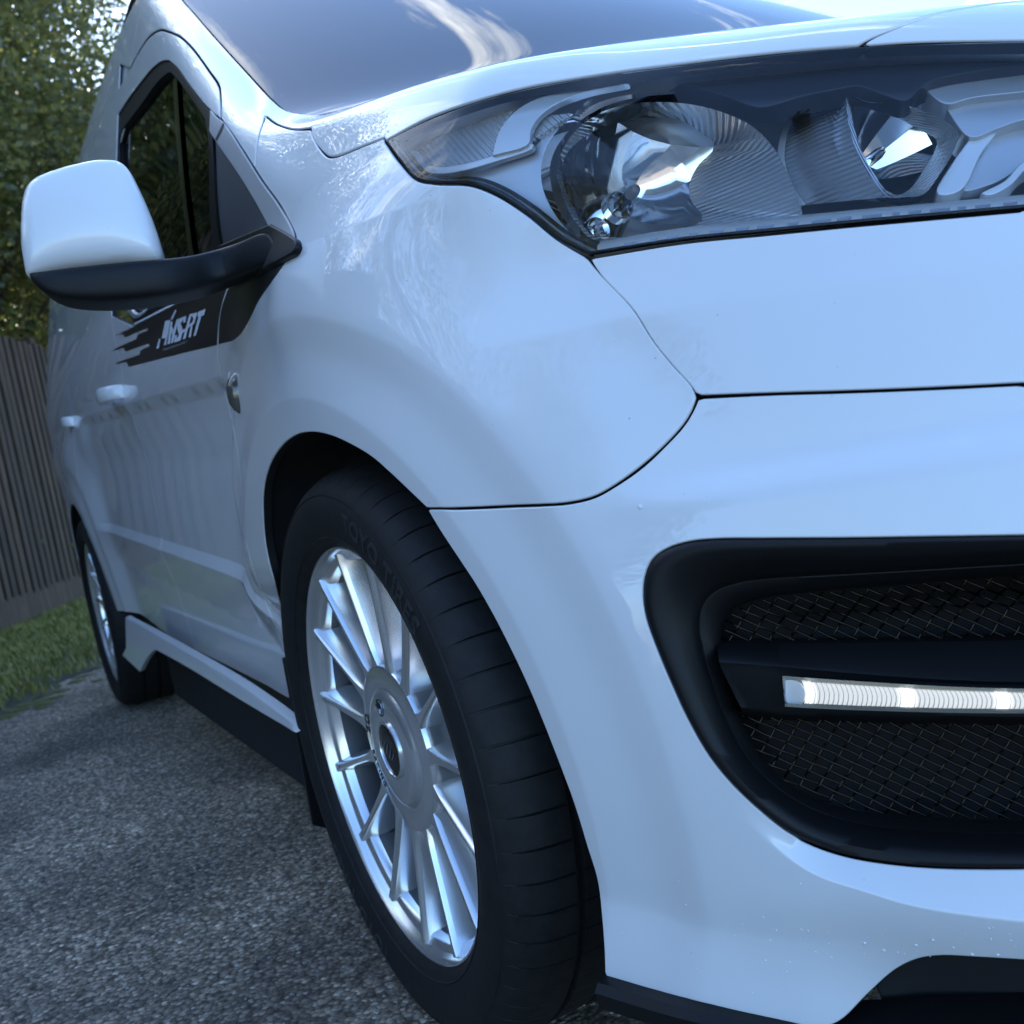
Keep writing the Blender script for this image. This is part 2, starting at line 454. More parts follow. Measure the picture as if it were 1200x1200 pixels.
def panel(name, segs, nrm, material, parent, depth=0.0, gap=.0018, res=.010, step=.006, holes=(), rim=(.0014, .010), lines=(), edge=None):
    """a sheet of the skin cut along a traced outline, its edges rolled in and returned; real 3D, meshed over its own tangent plane"""
    nrm = np.asarray(nrm, float); nrm /= np.linalg.norm(nrm)
    a = np.cross([0, 0, 1.], nrm) if abs(nrm[2]) < .9 else np.cross([1., 0, 0], nrm)
    a /= np.linalg.norm(a); b = np.cross(nrm, a)
    loops2, outs, hs = [], [], []
    for i, sg in enumerate([segs] + list(holes)):
        P = boundary(sg, depth)
        P = resample(P, step, True)
        q = np.stack([P @ a, P @ b], -1)
        q2, out = inset2(q, gap if i == 0 else -gap)
        if i: out = -out
        loops2.append(q2); outs.append(out); hs.append(P @ nrm)
    lo = loops2[0].min(0); hi = loops2[0].max(0)
    gx, gy = np.meshgrid(np.arange(lo[0], hi[0], res), np.arange(lo[1], hi[1], res * .9))
    gx[::2] += res / 2
    g = np.stack([gx.ravel(), gy.ravel()], -1)
    g = g[inpoly(g, loops2[0])]
    for h in loops2[1:]: g = g[~inpoly(g, h)]
    for h in loops2: g = g[distpoly(g, h) > res * .55]
    ex = []
    for sg in lines:
        P = boundary([sg]); P = resample(P, .003); q = np.stack([P @ a, P @ b], -1)
        t = np.gradient(q, axis=0); t /= np.maximum(np.linalg.norm(t, axis=1, keepdims=True), 1e-9); nr = np.stack([-t[:, 1], t[:, 0]], -1)
        for o_ in (0, .0016, -.0016, .0042, -.0042): ex.append(q + nr * o_)
    if ex:
        ex = np.vstack(ex); ex = ex[inpoly(ex, loops2[0])]
        for h in loops2[1:]: ex = ex[~inpoly(ex, h)]
        for h in loops2: ex = ex[distpoly(ex, h) > .0016]
        kk = set(); sel = []
        for i, p_ in enumerate(np.round(ex / .0012).astype(int)):
            if tuple(p_) in kk: continue
            kk.add(tuple(p_)); sel.append(i)
        ex = ex[sel]
        cell = set(map(tuple, np.floor(ex / .006).astype(int)))
        gi = np.floor(g / .006).astype(int)
        g = g[[not any((i + di, j + dj) in cell for di in (-1, 0, 1) for dj in (-1, 0, 1)) for i, j in gi]]
        g = np.vstack([g, ex])
    V2 = np.vstack(loops2 + [g]); edges = []; k = 0; rng = []
    for h in loops2:
        rng.append((k, k + len(h))); edges += [(k + i, k + (i + 1) % len(h)) for i in range(len(h))]; k += len(h)
    vo, eo, fo, ov, oe, of = delaunay_2d_cdt([Vector(v) for v in V2], edges, [], 0, 1e-7, True)
    vo = np.array([tuple(v) for v in vo])
    org = np.array([o[0] if o else -1 for o in ov])
    inv = {int(o): i for i, o in enumerate(org) if o >= 0}
    for i, o in enumerate(ov):
        for j in o: inv[j] = i
    F = np.array([tuple(f) for f in fo]); ce = vo[F].mean(1)
    kp = inpoly(ce, loops2[0])
    for h in loops2[1:]: kp &= ~inpoly(ce, h)
    F = [tuple(f) for f in F[kp]]
    # orient
    f0 = F[0]; d1 = vo[f0[1]] - vo[f0[0]]; d2 = vo[f0[2]] - vo[f0[0]]
    if d1[0] * d2[1] - d1[1] * d2[0] < 0: F = [tuple(reversed(f)) for f in F]
    top = max(h.max() for h in hs) + .12; bot = min(h.min() for h in hs) - .12
    O = vo[:, :1] * a + vo[:, 1:] * b + nrm * top
    P = cast(O, np.broadcast_to(-nrm, O.shape), depth, 0, top - bot, 160)
    nanm = np.isnan(P).any(1)
    if nanm.any(): P[nanm] = (O - nrm * (top - np.mean(hs[0])))[nanm]
    N = grad(P)
    V = [P]; NN = [N]; nv = len(P); FF = list(F); MI = [0] * len(F)
    rr, dp = rim
    for (s, e), out in zip(rng, outs):
        idx = [inv[i] for i in range(s, e)]
        ids = np.array(idx); p = P[ids]; n = N[ids]
        od = out[:, :1] * a + out[:, 1:] * b
        od = od - (od * n).sum(1, keepdims=True) * n; od /= np.maximum(np.linalg.norm(od, axis=1, keepdims=True), 1e-9)
        c = len(ids); rings = [ids]
        for o_, d_, w in ((rr * .6, rr * .25, .55), (rr, rr, 1.0), (rr, dp, 1.0)):
            V.append(p + od * o_ - n * d_); NN.append((n * (1 - w) + od * w) / np.linalg.norm(n * (1 - w) + od * w, axis=1, keepdims=True))
            rings.append(np.arange(nv, nv + c)); nv += c
        ar = None
        for k_, (r0, r1) in enumerate(zip(rings[:-1], rings[1:])):
            for i in range(c):
                j = (i + 1) % c
                f = (r0[i], r1[i], r1[j], r0[j])
                FF.append(f); MI.append(0 if k_ < 2 else 1)
    V = np.vstack(V); NN = np.vstack(NN)
    # make rim faces agree with their normals
    out_f = []
    for f, m_ in zip(FF, MI):
        p0, p1, p2 = V[f[0]], V[f[1]], V[f[2]]
        gn = np.cross(p1 - p0, p2 - p0)
        if gn @ NN[list(f)].sum(0) < 0: f = tuple(reversed(f))
        out_f.append(f)
    o = mesh(name, V, out_f, [material, edge or M['seal']], parent, True, MI, NN)
    return o
def ribbon(name, segs, width, depth, material, parent):
    """a strip lying under a shut line, so that gaps are closed and dark"""
    P = boundary(segs); P = resample(P, .012)
    n = grad(P); t = np.gradient(P, axis=0); t /= np.linalg.norm(t, axis=1, keepdims=True)
    s = np.cross(t, n); V = np.vstack([P - n * depth + s * width / 2, P - n * depth - s * width / 2]); c = len(P)
    F = [(i, i + 1, c + i + 1, c + i) for i in range(c - 1)]
    return mesh(name, V, F, material, parent)
# ================================================================== the van
van = empty("panel_van", (-1.3, 0, 0))
tag(van, "white panel van parked on the tarmac with black side decal and lit daytime lamp", "van")
VAN_PARTS = []
def child(o, parent=van):
    """parent keeping the world position"""
    o.parent = parent
    o.matrix_parent_inverse = parent.matrix_world.inverted() if parent is not van else Matrix.Translation((1.3, 0, 0))
    return o
def vpanel(*a, **k):
    o = panel(*a, **k); return child(o)

# ---- traced lines (photograph pixels), unprojected on the skin
SHUT = [(268, 333), (262, 350), (257, 375), (255, 400), (256, 425), (259, 445), (266, 470), (273, 500), (279, 535), (283, 575), (286, 612), (290, 642),
        (298, 670), (308, 697), (319, 725), (331, 755), (340, 783), (346, 808)]
TRIM_LOW = [(268, 332), (305, 314), (336, 299), (343, 294)]
TRIM_FRONT = [(343, 294), (345, 285), (342, 270), (325, 240), (305, 212), (280, 172), (260, 141)]
JOINT = [(298, 172), (304, 155), (311, 134)]
ARCH = [(500, 596), (458, 556), (435, 536), (410, 521), (387, 511), (367, 507), (350, 509), (335, 518), (321, 535), (312, 556), (308, 580), (308, 605),
        (310, 632), (314, 655), (322, 685), (330, 712), (338, 740), (346, 767), (351, 795)]
SEAM = [(500, 596), (540, 595), (590, 593), (640, 591), (670, 588), (697, 581), (722, 567), (750, 547), (775, 525), (800, 498), (811, 480), (816, 465)]
FRONT_EDGE = [(816, 465), (810, 452), (790, 430), (765, 399), (740, 360), (705, 323), (687, 302)]
HL_LOW_OUT = [(687, 302), (652, 281), (615, 251), (580, 229), (550, 218), (510, 216), (487, 211), (467, 190), (450, 166)]
HOOD_LOW = [(450, 166), (500, 139), (560, 117), (620, 101), (700, 87), (800, 73), (900, 61), (1006, 52)]
HOOD_CORNER = [(364, 150), (366, 160), (374, 174), (384, 184), (394, 184), (420, 174), (450, 162)]
HL_BOT = [(690, 299), (800, 282), (900, 272), (1000, 262), (1100, 253), (1200, 244)]

# front wing
vpanel("front_wing", [('px', SHUT[::-1]), ('px', TRIM_LOW), ('px', TRIM_FRONT[:-1] + [(298, 202)]), ('px', [(298, 202), (302, 165), (311, 136)]),
       ('px', [(311, 136), (325, 146), (345, 152), (364, 152)]), ('px', HOOD_CORNER[1:]),
       ('px', HL_LOW_OUT[::-1]), ('px', FRONT_EDGE[::-1]), ('px', SEAM[::-1]), ('px', ARCH),
       ('px', [(351, 797), (349, 806), (346, 812)])],
       (.42, -.82, .38), M['paint'], None, res=.008, step=.005, rim=(.0016, .012), lines=[arc_line(.497, 20, 178), arc_line(.412, 30, 200), ('xz', [(-.05, .884), (.08, .884), (.2, .8774), (.34, .870)])])
# lamp corner points used by several panels
P_LC = onE([(690, 302)])[0]; P_R2 = onE([(1200, 245)])[0]; P_R1 = onE([(1200, 449)])[0]; P_R3 = onE([(1200, 47)])[0]
zb, zt = P_R2[2], P_R3[2]
# grille panel below the headlight, running to the centre line
g_bot = [(816, 464), (900, 461), (1000, 458), (1100, 454), (1200, 449)]
gp = vpanel("grille_panel", [('px', [(690, 303), (705, 325), (740, 362), (765, 401), (790, 432), (810, 454), (816, 464)]), ('px', g_bot),
       ('yz', [(P_R1[1], P_R1[2]), (-.4, .618), (0, .616)]), ('yz', [(0, .616), (0, .745)]), ('yz', [(0, .745), (-.4, .742), (P_R2[1], P_R2[2])]),
       ('px', [(1200, 247), (1100, 256), (1000, 265), (900, 275), (800, 285), (690, 303)])],
       (.8, -.6, .1), M['paint'], None, res=.009, rim=(.0014, .012), lines=[q_line(fGC, -.25, .10)])
# bonnet and the trim across its front
h_up = onE([(1006, 52)])[0]
bn = vpanel("bonnet", [('px', [(364, 149), (365, 160), (374, 174), (384, 183), (394, 183), (420, 173), (450, 162)]), ('px', HOOD_LOW),
       ('px', [(1006, 51), (1018, 44), (1045, 33), (1062, 27)]),
       ('xy', [(.60, -.45), (.655, -.2), (.665, 0)]), ('xy', [(.665, 0), (.3, 0), (.155, 0)]), ('xy', [(.155, 0), (.13, -.30), (.07, -.58), (.015, -.72), (-.02, -.775)])],
       (.3, -.25, .92), M['paint'], None, res=.010, rim=(.0022, .012))
bt = vpanel("bonnet_trim", [('px', [(1011, 52), (1022, 45), (1048, 34), (1066, 27)]),
       ('xy', [(.606, -.45), (.662, -.2), (.672, 0)]), ('yz', [(0, .87), (0, .835)]), ('yz', [(0, .835), (-.3, .845), (P_R3[1], P_R3[2])]),
       ('px', [(1200, 46.5), (1100, 48), (1050, 50), (1011, 53)])],
       (.7, -.25, .67), M['paint'], None, res=.009, rim=(.0016, .012))
# bumper with the vent opening
VENT = [(1200, 628), (1100, 629.5), (1000, 631), (900, 631.5), (840, 632), (808, 635), (782, 643), (765, 655), (756, 675), (754, 698), (757, 722), (767, 752), (785, 796),
        (806, 842), (832, 887), (860, 921), (890, 949), (925, 976), (962, 993), (1000, 1004), (1050, 1012), (1100, 1016), (1150, 1017), (1200, 1017)]
VENT_R = [(1200, 1017), (1300, 1014), (1370, 1000), (1410, 960), (1425, 880), (1420, 760), (1405, 680), (1370, 640), (1300, 628), (1200, 628)]
vent_loop = [('px', VENT), ('px', VENT_R)]
B_ARCH = [(500, 597), (515, 622), (540, 660), (557, 686), (577, 721), (595, 756), (615, 798), (632, 838), (657, 902), (672, 943), (687, 992), (699, 1032), (704, 1074), (707, 1112), (708, 1144)]
B_BOT = [(708, 1144), (780, 1165), (860, 1185), (920, 1198), (960, 1207)]
C_OPEN = [(960, 1207), (985, 1197), (1020, 1163), (1050, 1137), (1075, 1125), (1100, 1121), (1150, 1123), (1200, 1126)]
Cb = onE([(1200, 1126)])[0]
vpanel("front_bumper", [('px', B_ARCH), ('px', B_BOT), ('px', C_OPEN), ('yz', [(Cb[1], Cb[2]), (-.45, Cb[2]), (0, Cb[2])]),
       ('yz', [(0, Cb[2]), (0, .612)]), ('yz', [(0, .612), (-.4, .614), (P_R1[1], P_R1[2] - .003)]),
       ('px', [(1200, 451), (1100, 456), (1000, 460), (900, 463), (818, 467)]), ('px', [(818, 467), (812, 481), (801, 499), (776, 526), (751, 549), (722, 569), (697, 583), (670, 590), (640, 593), (590, 595), (540, 597), (500, 597)])],
       (.72, -.69, .02), M['paint'], None, res=.008, step=.005, rim=(.0016, .012), holes=[vent_loop], lines=[arc_line(.412, -35, 45), arc_line(.497, 0, 40), q_line(fLG, -.215, .16), q_line(fLC, -.36, -.08)])
# pillar beside the windscreen, down to the cowl
PIL_OUT = [(298, 200), (280, 173), (262, 143), (259, 138), (259, 118), (257, 100), (245, 82), (225, 55), (211, 42), (200, 37)]
PIL_IN = [(200, -20), (215, 2), (224, 12), (250, 42), (290, 86), (318, 116), (333, 128), (350, 133), (392, 135)]
P152 = onE([(152, 80)])[0]; P_WS = onE([(200, -20)])[0]
vpanel("windscreen_pillar", [('px', PIL_OUT), ('px', [(200, 37), (188, 34.5), (176, 41), (163, 59), (152, 80)]), ('xyz', [P152, P_WS]), ('px', PIL_IN),
       ('px', [(392, 135), (378, 143), (362, 150)]), ('px', [(362, 150), (345, 151), (325, 145), (311, 135)]), ('px', [(311, 135), (302, 164), (298, 200)])],
       (.35, -.65, .65), M['paint'], None, res=.010, step=.006, rim=(.0014, .010))
# ---- door, sliding door, rear quarter, roof side: sheets of the same skin, outlined in the van's side view
BELT = [(157, 383), (220, 352), (268, 332)]
bl = onE(BELT)
door_low = onE([(313, 803), (346, 823)])
DXR = -1.31
zsill = .365
_b0 = onE([(313, 804), (270, 782), (230, 762), (190, 740), (152, 717)])
_o = np.argsort(_b0[:, 0])
_xs = np.linspace(-.30, -2.25, 60)
_zc = lambda x: float(smin(np.float64(.470 - .0600 * x), np.float64(.503 - .46 * (x + .55)), .01))
DL = [('xz', [(x, _zc(x) + d) for x in _xs]) for d in (0, .022)] + [('xz', [(x, .790 - .068 * x + d) for x in _xs]) for d in (.003, -.029)]
zlow = lambda x: float(np.interp(x, _b0[_o, 0], _b0[_o, 2]))
door = vpanel("door", [('px', BELT), ('px', SHUT), ('px', [(346, 810), (345, 822)]), ('px', [(345, 822), (330, 814), (313, 804)]),
       ('xz', [(x, zlow(x)) for x in (_b0[0][0], -.8, -1.05, DXR)]), ('xz', [(DXR, zlow(DXR)), (DXR, .7), (DXR, 1.075)])],
       (0, -1, .1), M['paint'], None, res=.010, rim=(.0016, .012), lines=DL)
zb_r = 1.085
slide = vpanel("sliding_door", [('xz', [(DXR, zlow(DXR)), (DXR, zb_r), (DXR, 1.62)]), ('xz', [(DXR, 1.62), (-2.4, 1.62)]), ('xz', [(-2.4, 1.62), (-2.4, 1.0), (-2.4, .70)]),
       ('xz', [(-2.4, .70)] + [(-WB + .375 * math.cos(R(t)), ZR + .375 * math.sin(R(t))) for t in (48, 38, 28, 18, 8)] + [(-2.28, .352)]), ('xz', [(-2.28, .352), (-2.1, zlow(-2.1)), (-1.7, zlow(-1.7)), (DXR, zlow(DXR))])],
       (0, -1, .1), M['paint'], None, res=.014, step=.010, rim=(.0016, .012), lines=DL + [arc_line(.497, 5, 60, -WB), arc_line(.412, 5, 60, -WB)])
vpanel("rear_quarter", [('xz', [(-2.4, .70), (-2.4, 1.0), (-2.4, 1.62)]), ('xz', [(-2.4, 1.62), (-3.40, 1.62)]), ('xz', [(-3.40, 1.62), (-3.44, 1.0), (-3.44, .34)]),
       ('xz', [(-3.44, .34), (-3.02, .34)]), ('xz', [(-WB + .375 * math.cos(R(t)), ZR + .375 * math.sin(R(t))) for t in (178, 160, 140, 120, 100, 80, 60, 50)] + [(-2.4, .70)])],
       (0, -1, .1), M['paint'], None, res=.016, step=.010, rim=(.0016, .012))
child(panel("door_seal", [('xz', [(-1.40, .37), (-1.22, .37)]), ('xz', [(-1.22, .37), (-1.22, 1.04)]), ('xz', [(-1.22, 1.04), (-1.40, 1.04)]), ('xz', [(-1.40, 1.04), (-1.40, .37)])], (0, -1, .1), M['seal'], None, depth=.013, gap=0, res=.02, step=.02, rim=(.001, .002)))
ribbon_w = ribbon("door_seal", [('px', SHUT[2:])], .05, .014, M['seal'], None); child(ribbon_w)
# ================================================================== wheels, arch liners, underside
def revolve(prof, angs, cx, cz, y0):
    """profile [(r, w)] revolved about the axle; w counts outward from the plane y = -y0"""
    prof = np.asarray(prof, float); n = len(prof); m = len(angs); V = []
    for t in angs:
        for r, w in prof: V.append((cx + r * math.cos(t), -(y0 + w), cz + r * math.sin(t)))
    F = [(i * n + j, i * n + j + 1, ((i + 1) % m) * n + j + 1, ((i + 1) % m) * n + j) for i in range(m) for j in range(n - 1)]
    return np.array(V), F
def recalc(o, sharp=40):
    import bmesh
    bm = bmesh.new(); bm.from_mesh(o.data); bmesh.ops.recalc_face_normals(bm, faces=bm.faces); bm.to_mesh(o.data); bm.free()
    o.data.set_sharp_from_angle(angle=R(sharp)); return o
def text_mesh(s, size, shear=0.0, bold=0.0, spacing=1.0, extrude=0.0):
    c = bpy.data.curves.new("lettering", 'FONT'); c.body = s; c.size = size; c.shear = shear; c.offset = bold; c.space_character = spacing
    c.extrude = extrude; c.resolution_u = 3
    o = bpy.data.objects.new("lettering", c); COL.objects.link(o)
    dg = bpy.context.evaluated_depsgraph_get(); dg.update()
    me = bpy.data.meshes.new_from_object(o.evaluated_get(dg))
    V = np.array([tuple(v.co) for v in me.vertices]); F = [tuple(p.vertices) for p in me.polygons]
    bpy.data.objects.remove(o); bpy.data.curves.remove(c); bpy.data.meshes.remove(me)
    return V, F
ZW = ZR; YW = .885
def text_on_wheel(name, s, size, rad, a0, w, cw, parent, m, spacing=1.05, bold=0.0, shear=0, thick=.0008):
    """lettering bent round the axle; cw: reads clockwise seen from outside, letter tops outward"""
    V, F = text_mesh(s, size, shear, bold, spacing, thick)
    out = np.empty_like(V)
    for i, (x, y, z) in enumerate(V):
        if cw: rr = rad + y; t = a0 - x / rad
        else: rr = rad - y; t = a0 + x / rad
        wv = w(rr) if callable(w) else w
        out[i] = (rr * math.cos(t), -(YW + wv + z), ZW + rr * math.sin(t))
    # outside is -y: x axis to the right when seen from outside is +x, matches a viewer at -y looking +y
    o = mesh(name, out, F, m, parent, False); recalc(o); return o
TYRE_PROF = [(.2385, -.012), (.2415, -.002), (.247, .006), (.258, .0125), (.272, .0165), (.286, .0175), (.298, .0155), (.3085, .0105), (.3165, .003), (.3225, -.006), (.327, -.017),
             (.3292, -.030), (.3300, -.040), (.3305, -.052), (.3305, -.0525), (.3245, -.0535), (.3245, -.0605), (.3308, -.0615), (.3308, -.100), (.3245, -.101), (.3245, -.109),
             (.3306, -.110), (.3303, -.145), (.3245, -.146), (.3245, -.153), (.3290, -.154), (.325, -.185), (.312, -.200), (.285, -.212), (.250, -.200), (.238, -.188)]
sidew = nspline([p[0] for p in TYRE_PROF[:8]], [p[1] for p in TYRE_PROF[:8]])
def build_wheel():
    root = empty("wheel", (0, 0, 0))
    # tyre: 62 tread pitches, each with a lateral slit across the shoulder
    N = 62; angs = []; slit = []
    for k in range(N):
        p = 2 * math.pi / N
        for f, s in ((0, 0), (.30, 0), (.62, 0), (.915, 0), (.93, 1), (.985, 1)):
            angs.append((k + f) * p); slit.append(s)
    prof = np.array(TYRE_PROF); n = len(prof); V = []
    for t, s in zip(angs, slit):
        for j, (r, w) in enumerate(prof):
            sl = 0.0
            if s and 8 <= j <= 13: sl = (.0010, .0026, .0036, .0040, .0040, .0038)[j - 8]
            if s and 17 <= j <= 18: sl = .002
            # slits lean a little across the tread
            tt = t + (.10 * (w + .03) if True else 0)
            V.append(((r - sl) * math.cos(tt), -(YW + w), ZW + (r - sl) * math.sin(tt)))
    # flat contact patch
    V = np.array(V); V[:, 2] = np.maximum(V[:, 2], .0)
    m = len(angs)
    F = [(i * n + j, i * n + j + 1, ((i + 1) % m) * n + j + 1, ((i + 1) % m) * n + j) for i in range(m) for j in range(n - 1)]
    ty = mesh("tyre", V, F, M['tyre'], root, True); recalc(ty, 28)
    # sidewall rings and lettering
    for rr in (.2555, .3035):
        pr = [(rr - .0012, sidew(rr - .0012) - .001), (rr - .0004, sidew(rr) + .0010), (rr + .0004, sidew(rr) + .0010), (rr + .0012, sidew(rr + .0012) - .001)]
        a = np.linspace(0, 2 * math.pi, 120, endpoint=False)
        Vv, Ff = revolve(pr, a, 0, ZW, YW); recalc(mesh("sidewall_ring", Vv, Ff, M['tyre'], root, True))
    for a0 in (74, 254):
        text_on_wheel("tyre_lettering", "TOYO TIRES", .030, .2735, R(a0), lambda r: float(sidew(r)), True, root, M['tyretext'], 1.12, .0006)
    # rim: lip, step, barrel
    a = np.linspace(0, 2 * math.pi, 144, endpoint=False)
    rp = [(.2375, -.016), (.2405, -.008), (.2428, -.001), (.2420, .0012), (.2400, .0014), (.2378, -.0008), (.2352, -.0045), (.2330, -.0100), (.2305, -.0125), (.2268, -.0140), (.2240, -.0180), (.2225, -.026)]
    Vv, Ff = revolve(rp, a, 0, ZW, YW); rim = recalc(mesh("rim", Vv, Ff, M['alloy'], root, True), 35)
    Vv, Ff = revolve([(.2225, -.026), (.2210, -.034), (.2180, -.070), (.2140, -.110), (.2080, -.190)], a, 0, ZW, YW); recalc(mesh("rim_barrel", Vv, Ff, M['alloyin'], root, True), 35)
    # fifteen deep blade spokes
    st = [(.080, .0270, .0300, -.0205, -.052), (.096, .0215, .0275, -.0185, -.054), (.107, .0140, .0252, -.0178, -.055), (.122, .0100, .0236, -.0165, -.055), (.145, .0084, .0225, -.0145, -.054),
          (.175, .0078, .0220, -.0118, -.053), (.200, .0078, .0220, -.0095, -.051), (.214, .0084, .0220, -.0080, -.048), (.2245, .0098, .0230, -.0068, -.030), (.2345, .0125, .0250, -.0060, -.022)]
    V = []; F = []
    for i, (r, wf, wb, df, db_) in enumerate(st):
        ch = min(.0016, wf * .2)
        sec = [(-wb / 2, db_), (-wf / 2 - (wb - wf) * .10, df - .006), (-wf / 2, df - ch), (-wf / 2 + ch, df), (wf / 2 - ch, df), (wf / 2, df - ch), (wf / 2 + (wb - wf) * .10, df - .006), (wb / 2, db_)]
        for t, w in sec: V.append((r, t, w))
    k = 8
    for i in range(len(st) - 1):
        for j in range(k - 1): F.append((i * k + j, i * k + j + 1, (i + 1) * k + j + 1, (i + 1) * k + j))
        F.append((i * k + k - 1, i * k, (i + 1) * k, (i + 1) * k + k - 1))
    F.append(tuple(range(k))); F.append(tuple(range((len(st) - 1) * k, len(st) * k)))
    V = np.array(V)
    # shared mesh in the wheel's own frame: x radial, built upright, rotated per spoke about the axle
    W = np.stack([V[:, 0], -(V[:, 2]), V[:, 1]], -1)
    sp = mesh("spoke", W, F, M['alloy'], root, True); recalc(sp, 32)
    sp.location = (0, -YW, ZW); sp.rotation_euler = (0, -R(4), 0)
    for q in range(1, 15):
        s2 = sp.copy(); COL.objects.link(s2); s2.rotation_euler = (0, -R(4 + 24 * q), 0)
    # hub face, raised disc, cap
    a = np.linspace(0, 2 * math.pi, 96, endpoint=False)
    Vv, Ff = revolve([(.1010, -.060), (.1005, -.030), (.0994, -.0215), (.0975, -.0186), (.0945, -.0176), (.0735, -.0172), (.0715, -.0172), (.0702, -.0164), (.0685, -.0146), (.0640, -.0122),
                      (.0560, -.0106), (.0440, -.0104), (.0360, -.0112), (.0340, -.0112)], a, 0, ZW, YW)
    recalc(mesh("hub", Vv, Ff, M['alloy'], root, True), 35)
    Vv, Ff = revolve([(.0340, -.013), (.0338, -.0090), (.0325, -.0080), (.0308, -.0086), (.0302, -.0100)], a, 0, ZW, YW)
    recalc(mesh("cap_ring", Vv, Ff, M['alloy'], root, True), 35)
    Vv, Ff = revolve([(.0304, -.0104), (.029, -.0098), (.018, -.0092), (.0005, -.0090)], a, 0, ZW, YW)
    recalc(mesh("centre_cap", Vv, Ff, M['gloss'], root, True), 35)
    # slanted mark on the cap
    bars = [(-.012, .004, .010), (-.004, .001, .013), (.004, -.003, .012), (.011, -.006, .008)]
    V = []; F = []
    for bx, bz, L in bars:
        b0 = len(V); d = .0012
        for px, pz in ((bx - .005 - d, bz - L / 2), (bx - .005 + d, bz - L / 2), (bx + .005 + d, bz + L / 2), (bx + .005 - d, bz + L / 2)):
            V.append((px, -(YW - .0082), ZW + pz))
        F.append((b0, b0 + 1, b0 + 2, b0 + 3))
    mesh("cap_emblem", V, F, mat("emblem_grey", (.13, .135, .14), .35), root, False)
    # one open bolt pocket with its bolt, above the cap
    ba = R(97); bx, bz = .0500 * math.cos(ba), ZW + .0500 * math.sin(ba)
    t = np.linspace(0, 2 * math.pi, 24, endpoint=False)
    Vv, Ff = revolve([(.0105, -.0099), (.0090, -.0102), (.0086, -.014), (.0001, -.014)], t, bx, bz, YW)
    recalc(mesh("bolt_pocket", Vv, Ff, M['dark'], root, True))
    t = np.linspace(0, 2 * math.pi, 6, endpoint=False)
    Vv, Ff = revolve([(.0072, -.014), (.0066, -.0072), (.0052, -.0064), (.0001, -.0064)], t, bx, bz, YW)
    recalc(mesh("wheel_bolt", Vv, Ff, M['chrome'], root, False))
    text_on_wheel("rim_lettering", "OZ", .0170, .0905, R(160), -.0166, False, root, M['dark'], 1.25, .0004, 0, .0003)
    text_on_wheel("rim_lettering", "RACING", .0112, .0885, R(191), -.0166, False, root, M['dark'], 1.3, .0002, 0, .0003)
    # valve stem, brake disc, backplate
    Vv, Ff = revolve([(.155, -.095), (.155, -.088), (.070, -.088), (.060, -.070), (.0, -.070)], np.linspace(0, 2 * math.pi, 64, endpoint=False), 0, ZW, YW)
    recalc(mesh("brake_disc", Vv, Ff, M['iron'], root, True))
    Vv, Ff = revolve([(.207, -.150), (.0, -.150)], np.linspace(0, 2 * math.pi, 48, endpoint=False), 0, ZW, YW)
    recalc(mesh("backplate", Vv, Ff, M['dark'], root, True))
    cal = []
    Vv, Ff = revolve([(.175, -.060), (.175, -.120), (.110, -.120), (.110, -.066), (.122, -.058), (.160, -.055)], [R(t) for t in range(-28, 40, 6)], 0, ZW, YW)
    n6 = 6; Ff = [f for f in Ff if max(f) - min(f) < 3 * n6]
    recalc(mesh("brake_caliper", Vv, Ff, M['iron'], root, True))
    return root
def clone(o, parent):
    c = o.copy(); COL.objects.link(c); c.parent = parent
    for k in [x for x in COL.objects if x.parent == o]:
        clone(k, c)
    return c
wheel = build_wheel()
w2 = clone(wheel, None); w2.location = (-WB, 0, 0)
# the far side: same wheels turned half a turn about the van's centre line
w3 = clone(wheel, None); w3.rotation_euler = (0, 0, math.pi)
w4 = clone(wheel, None); w4.rotation_euler = (0, 0, math.pi); w4.location = (-WB, 0, 0)
for w_ in (wheel, w2, w3, w4):
    w_.parent = van; w_.matrix_parent_inverse = Matrix.Translation((1.3, 0, 0))

def liner_from(name, P, yin, cx):
    P = resample(P, .015); V = []
    for k, (dr, y) in enumerate(((.002, None), (.008, .012), (.012, .06), (.016, yin))):
        for p in P:
            d = np.array([p[0] - cx, p[2] - ZR]); d /= np.linalg.norm(d)
            V.append((p[0] + d[0] * dr, (p[1] + (y if y is not None else .002)) if k < 3 else yin, p[2] + d[1] * dr))
    for p in P: V.append((cx + (p[0] - cx) * .05, yin, ZR + (p[2] - ZR) * .05))
    n = len(P); F = [(r * n + i, r * n + i + 1, (r + 1) * n + i + 1, (r + 1) * n + i) for r in range(4) for i in range(n - 1)]
    return child(mesh(name, V, F, M['liner'], None))
_al = np.vstack([boundary([('px', B_ARCH[::-1])]), boundary([('px', ARCH)]), boundary([('px', [(351, 797), (349, 806), (346, 812)])])])
liner_from("arch_liner", _al, -.55, 0)
_ar = boundary([('xz', [(-WB + .377 * math.cos(R(t)), ZR + .377 * math.sin(R(t))) for t in range(5, 182, 8)])])
_ar = np.vstack([[_ar[0] + np.array([.06, .02, -.1])], _ar, [_ar[-1] + np.array([-.02, .0, -.05])]])
liner_from("arch_liner", _ar, -.55, -WB)
def arch_lip(name, cx, pts):
    pass
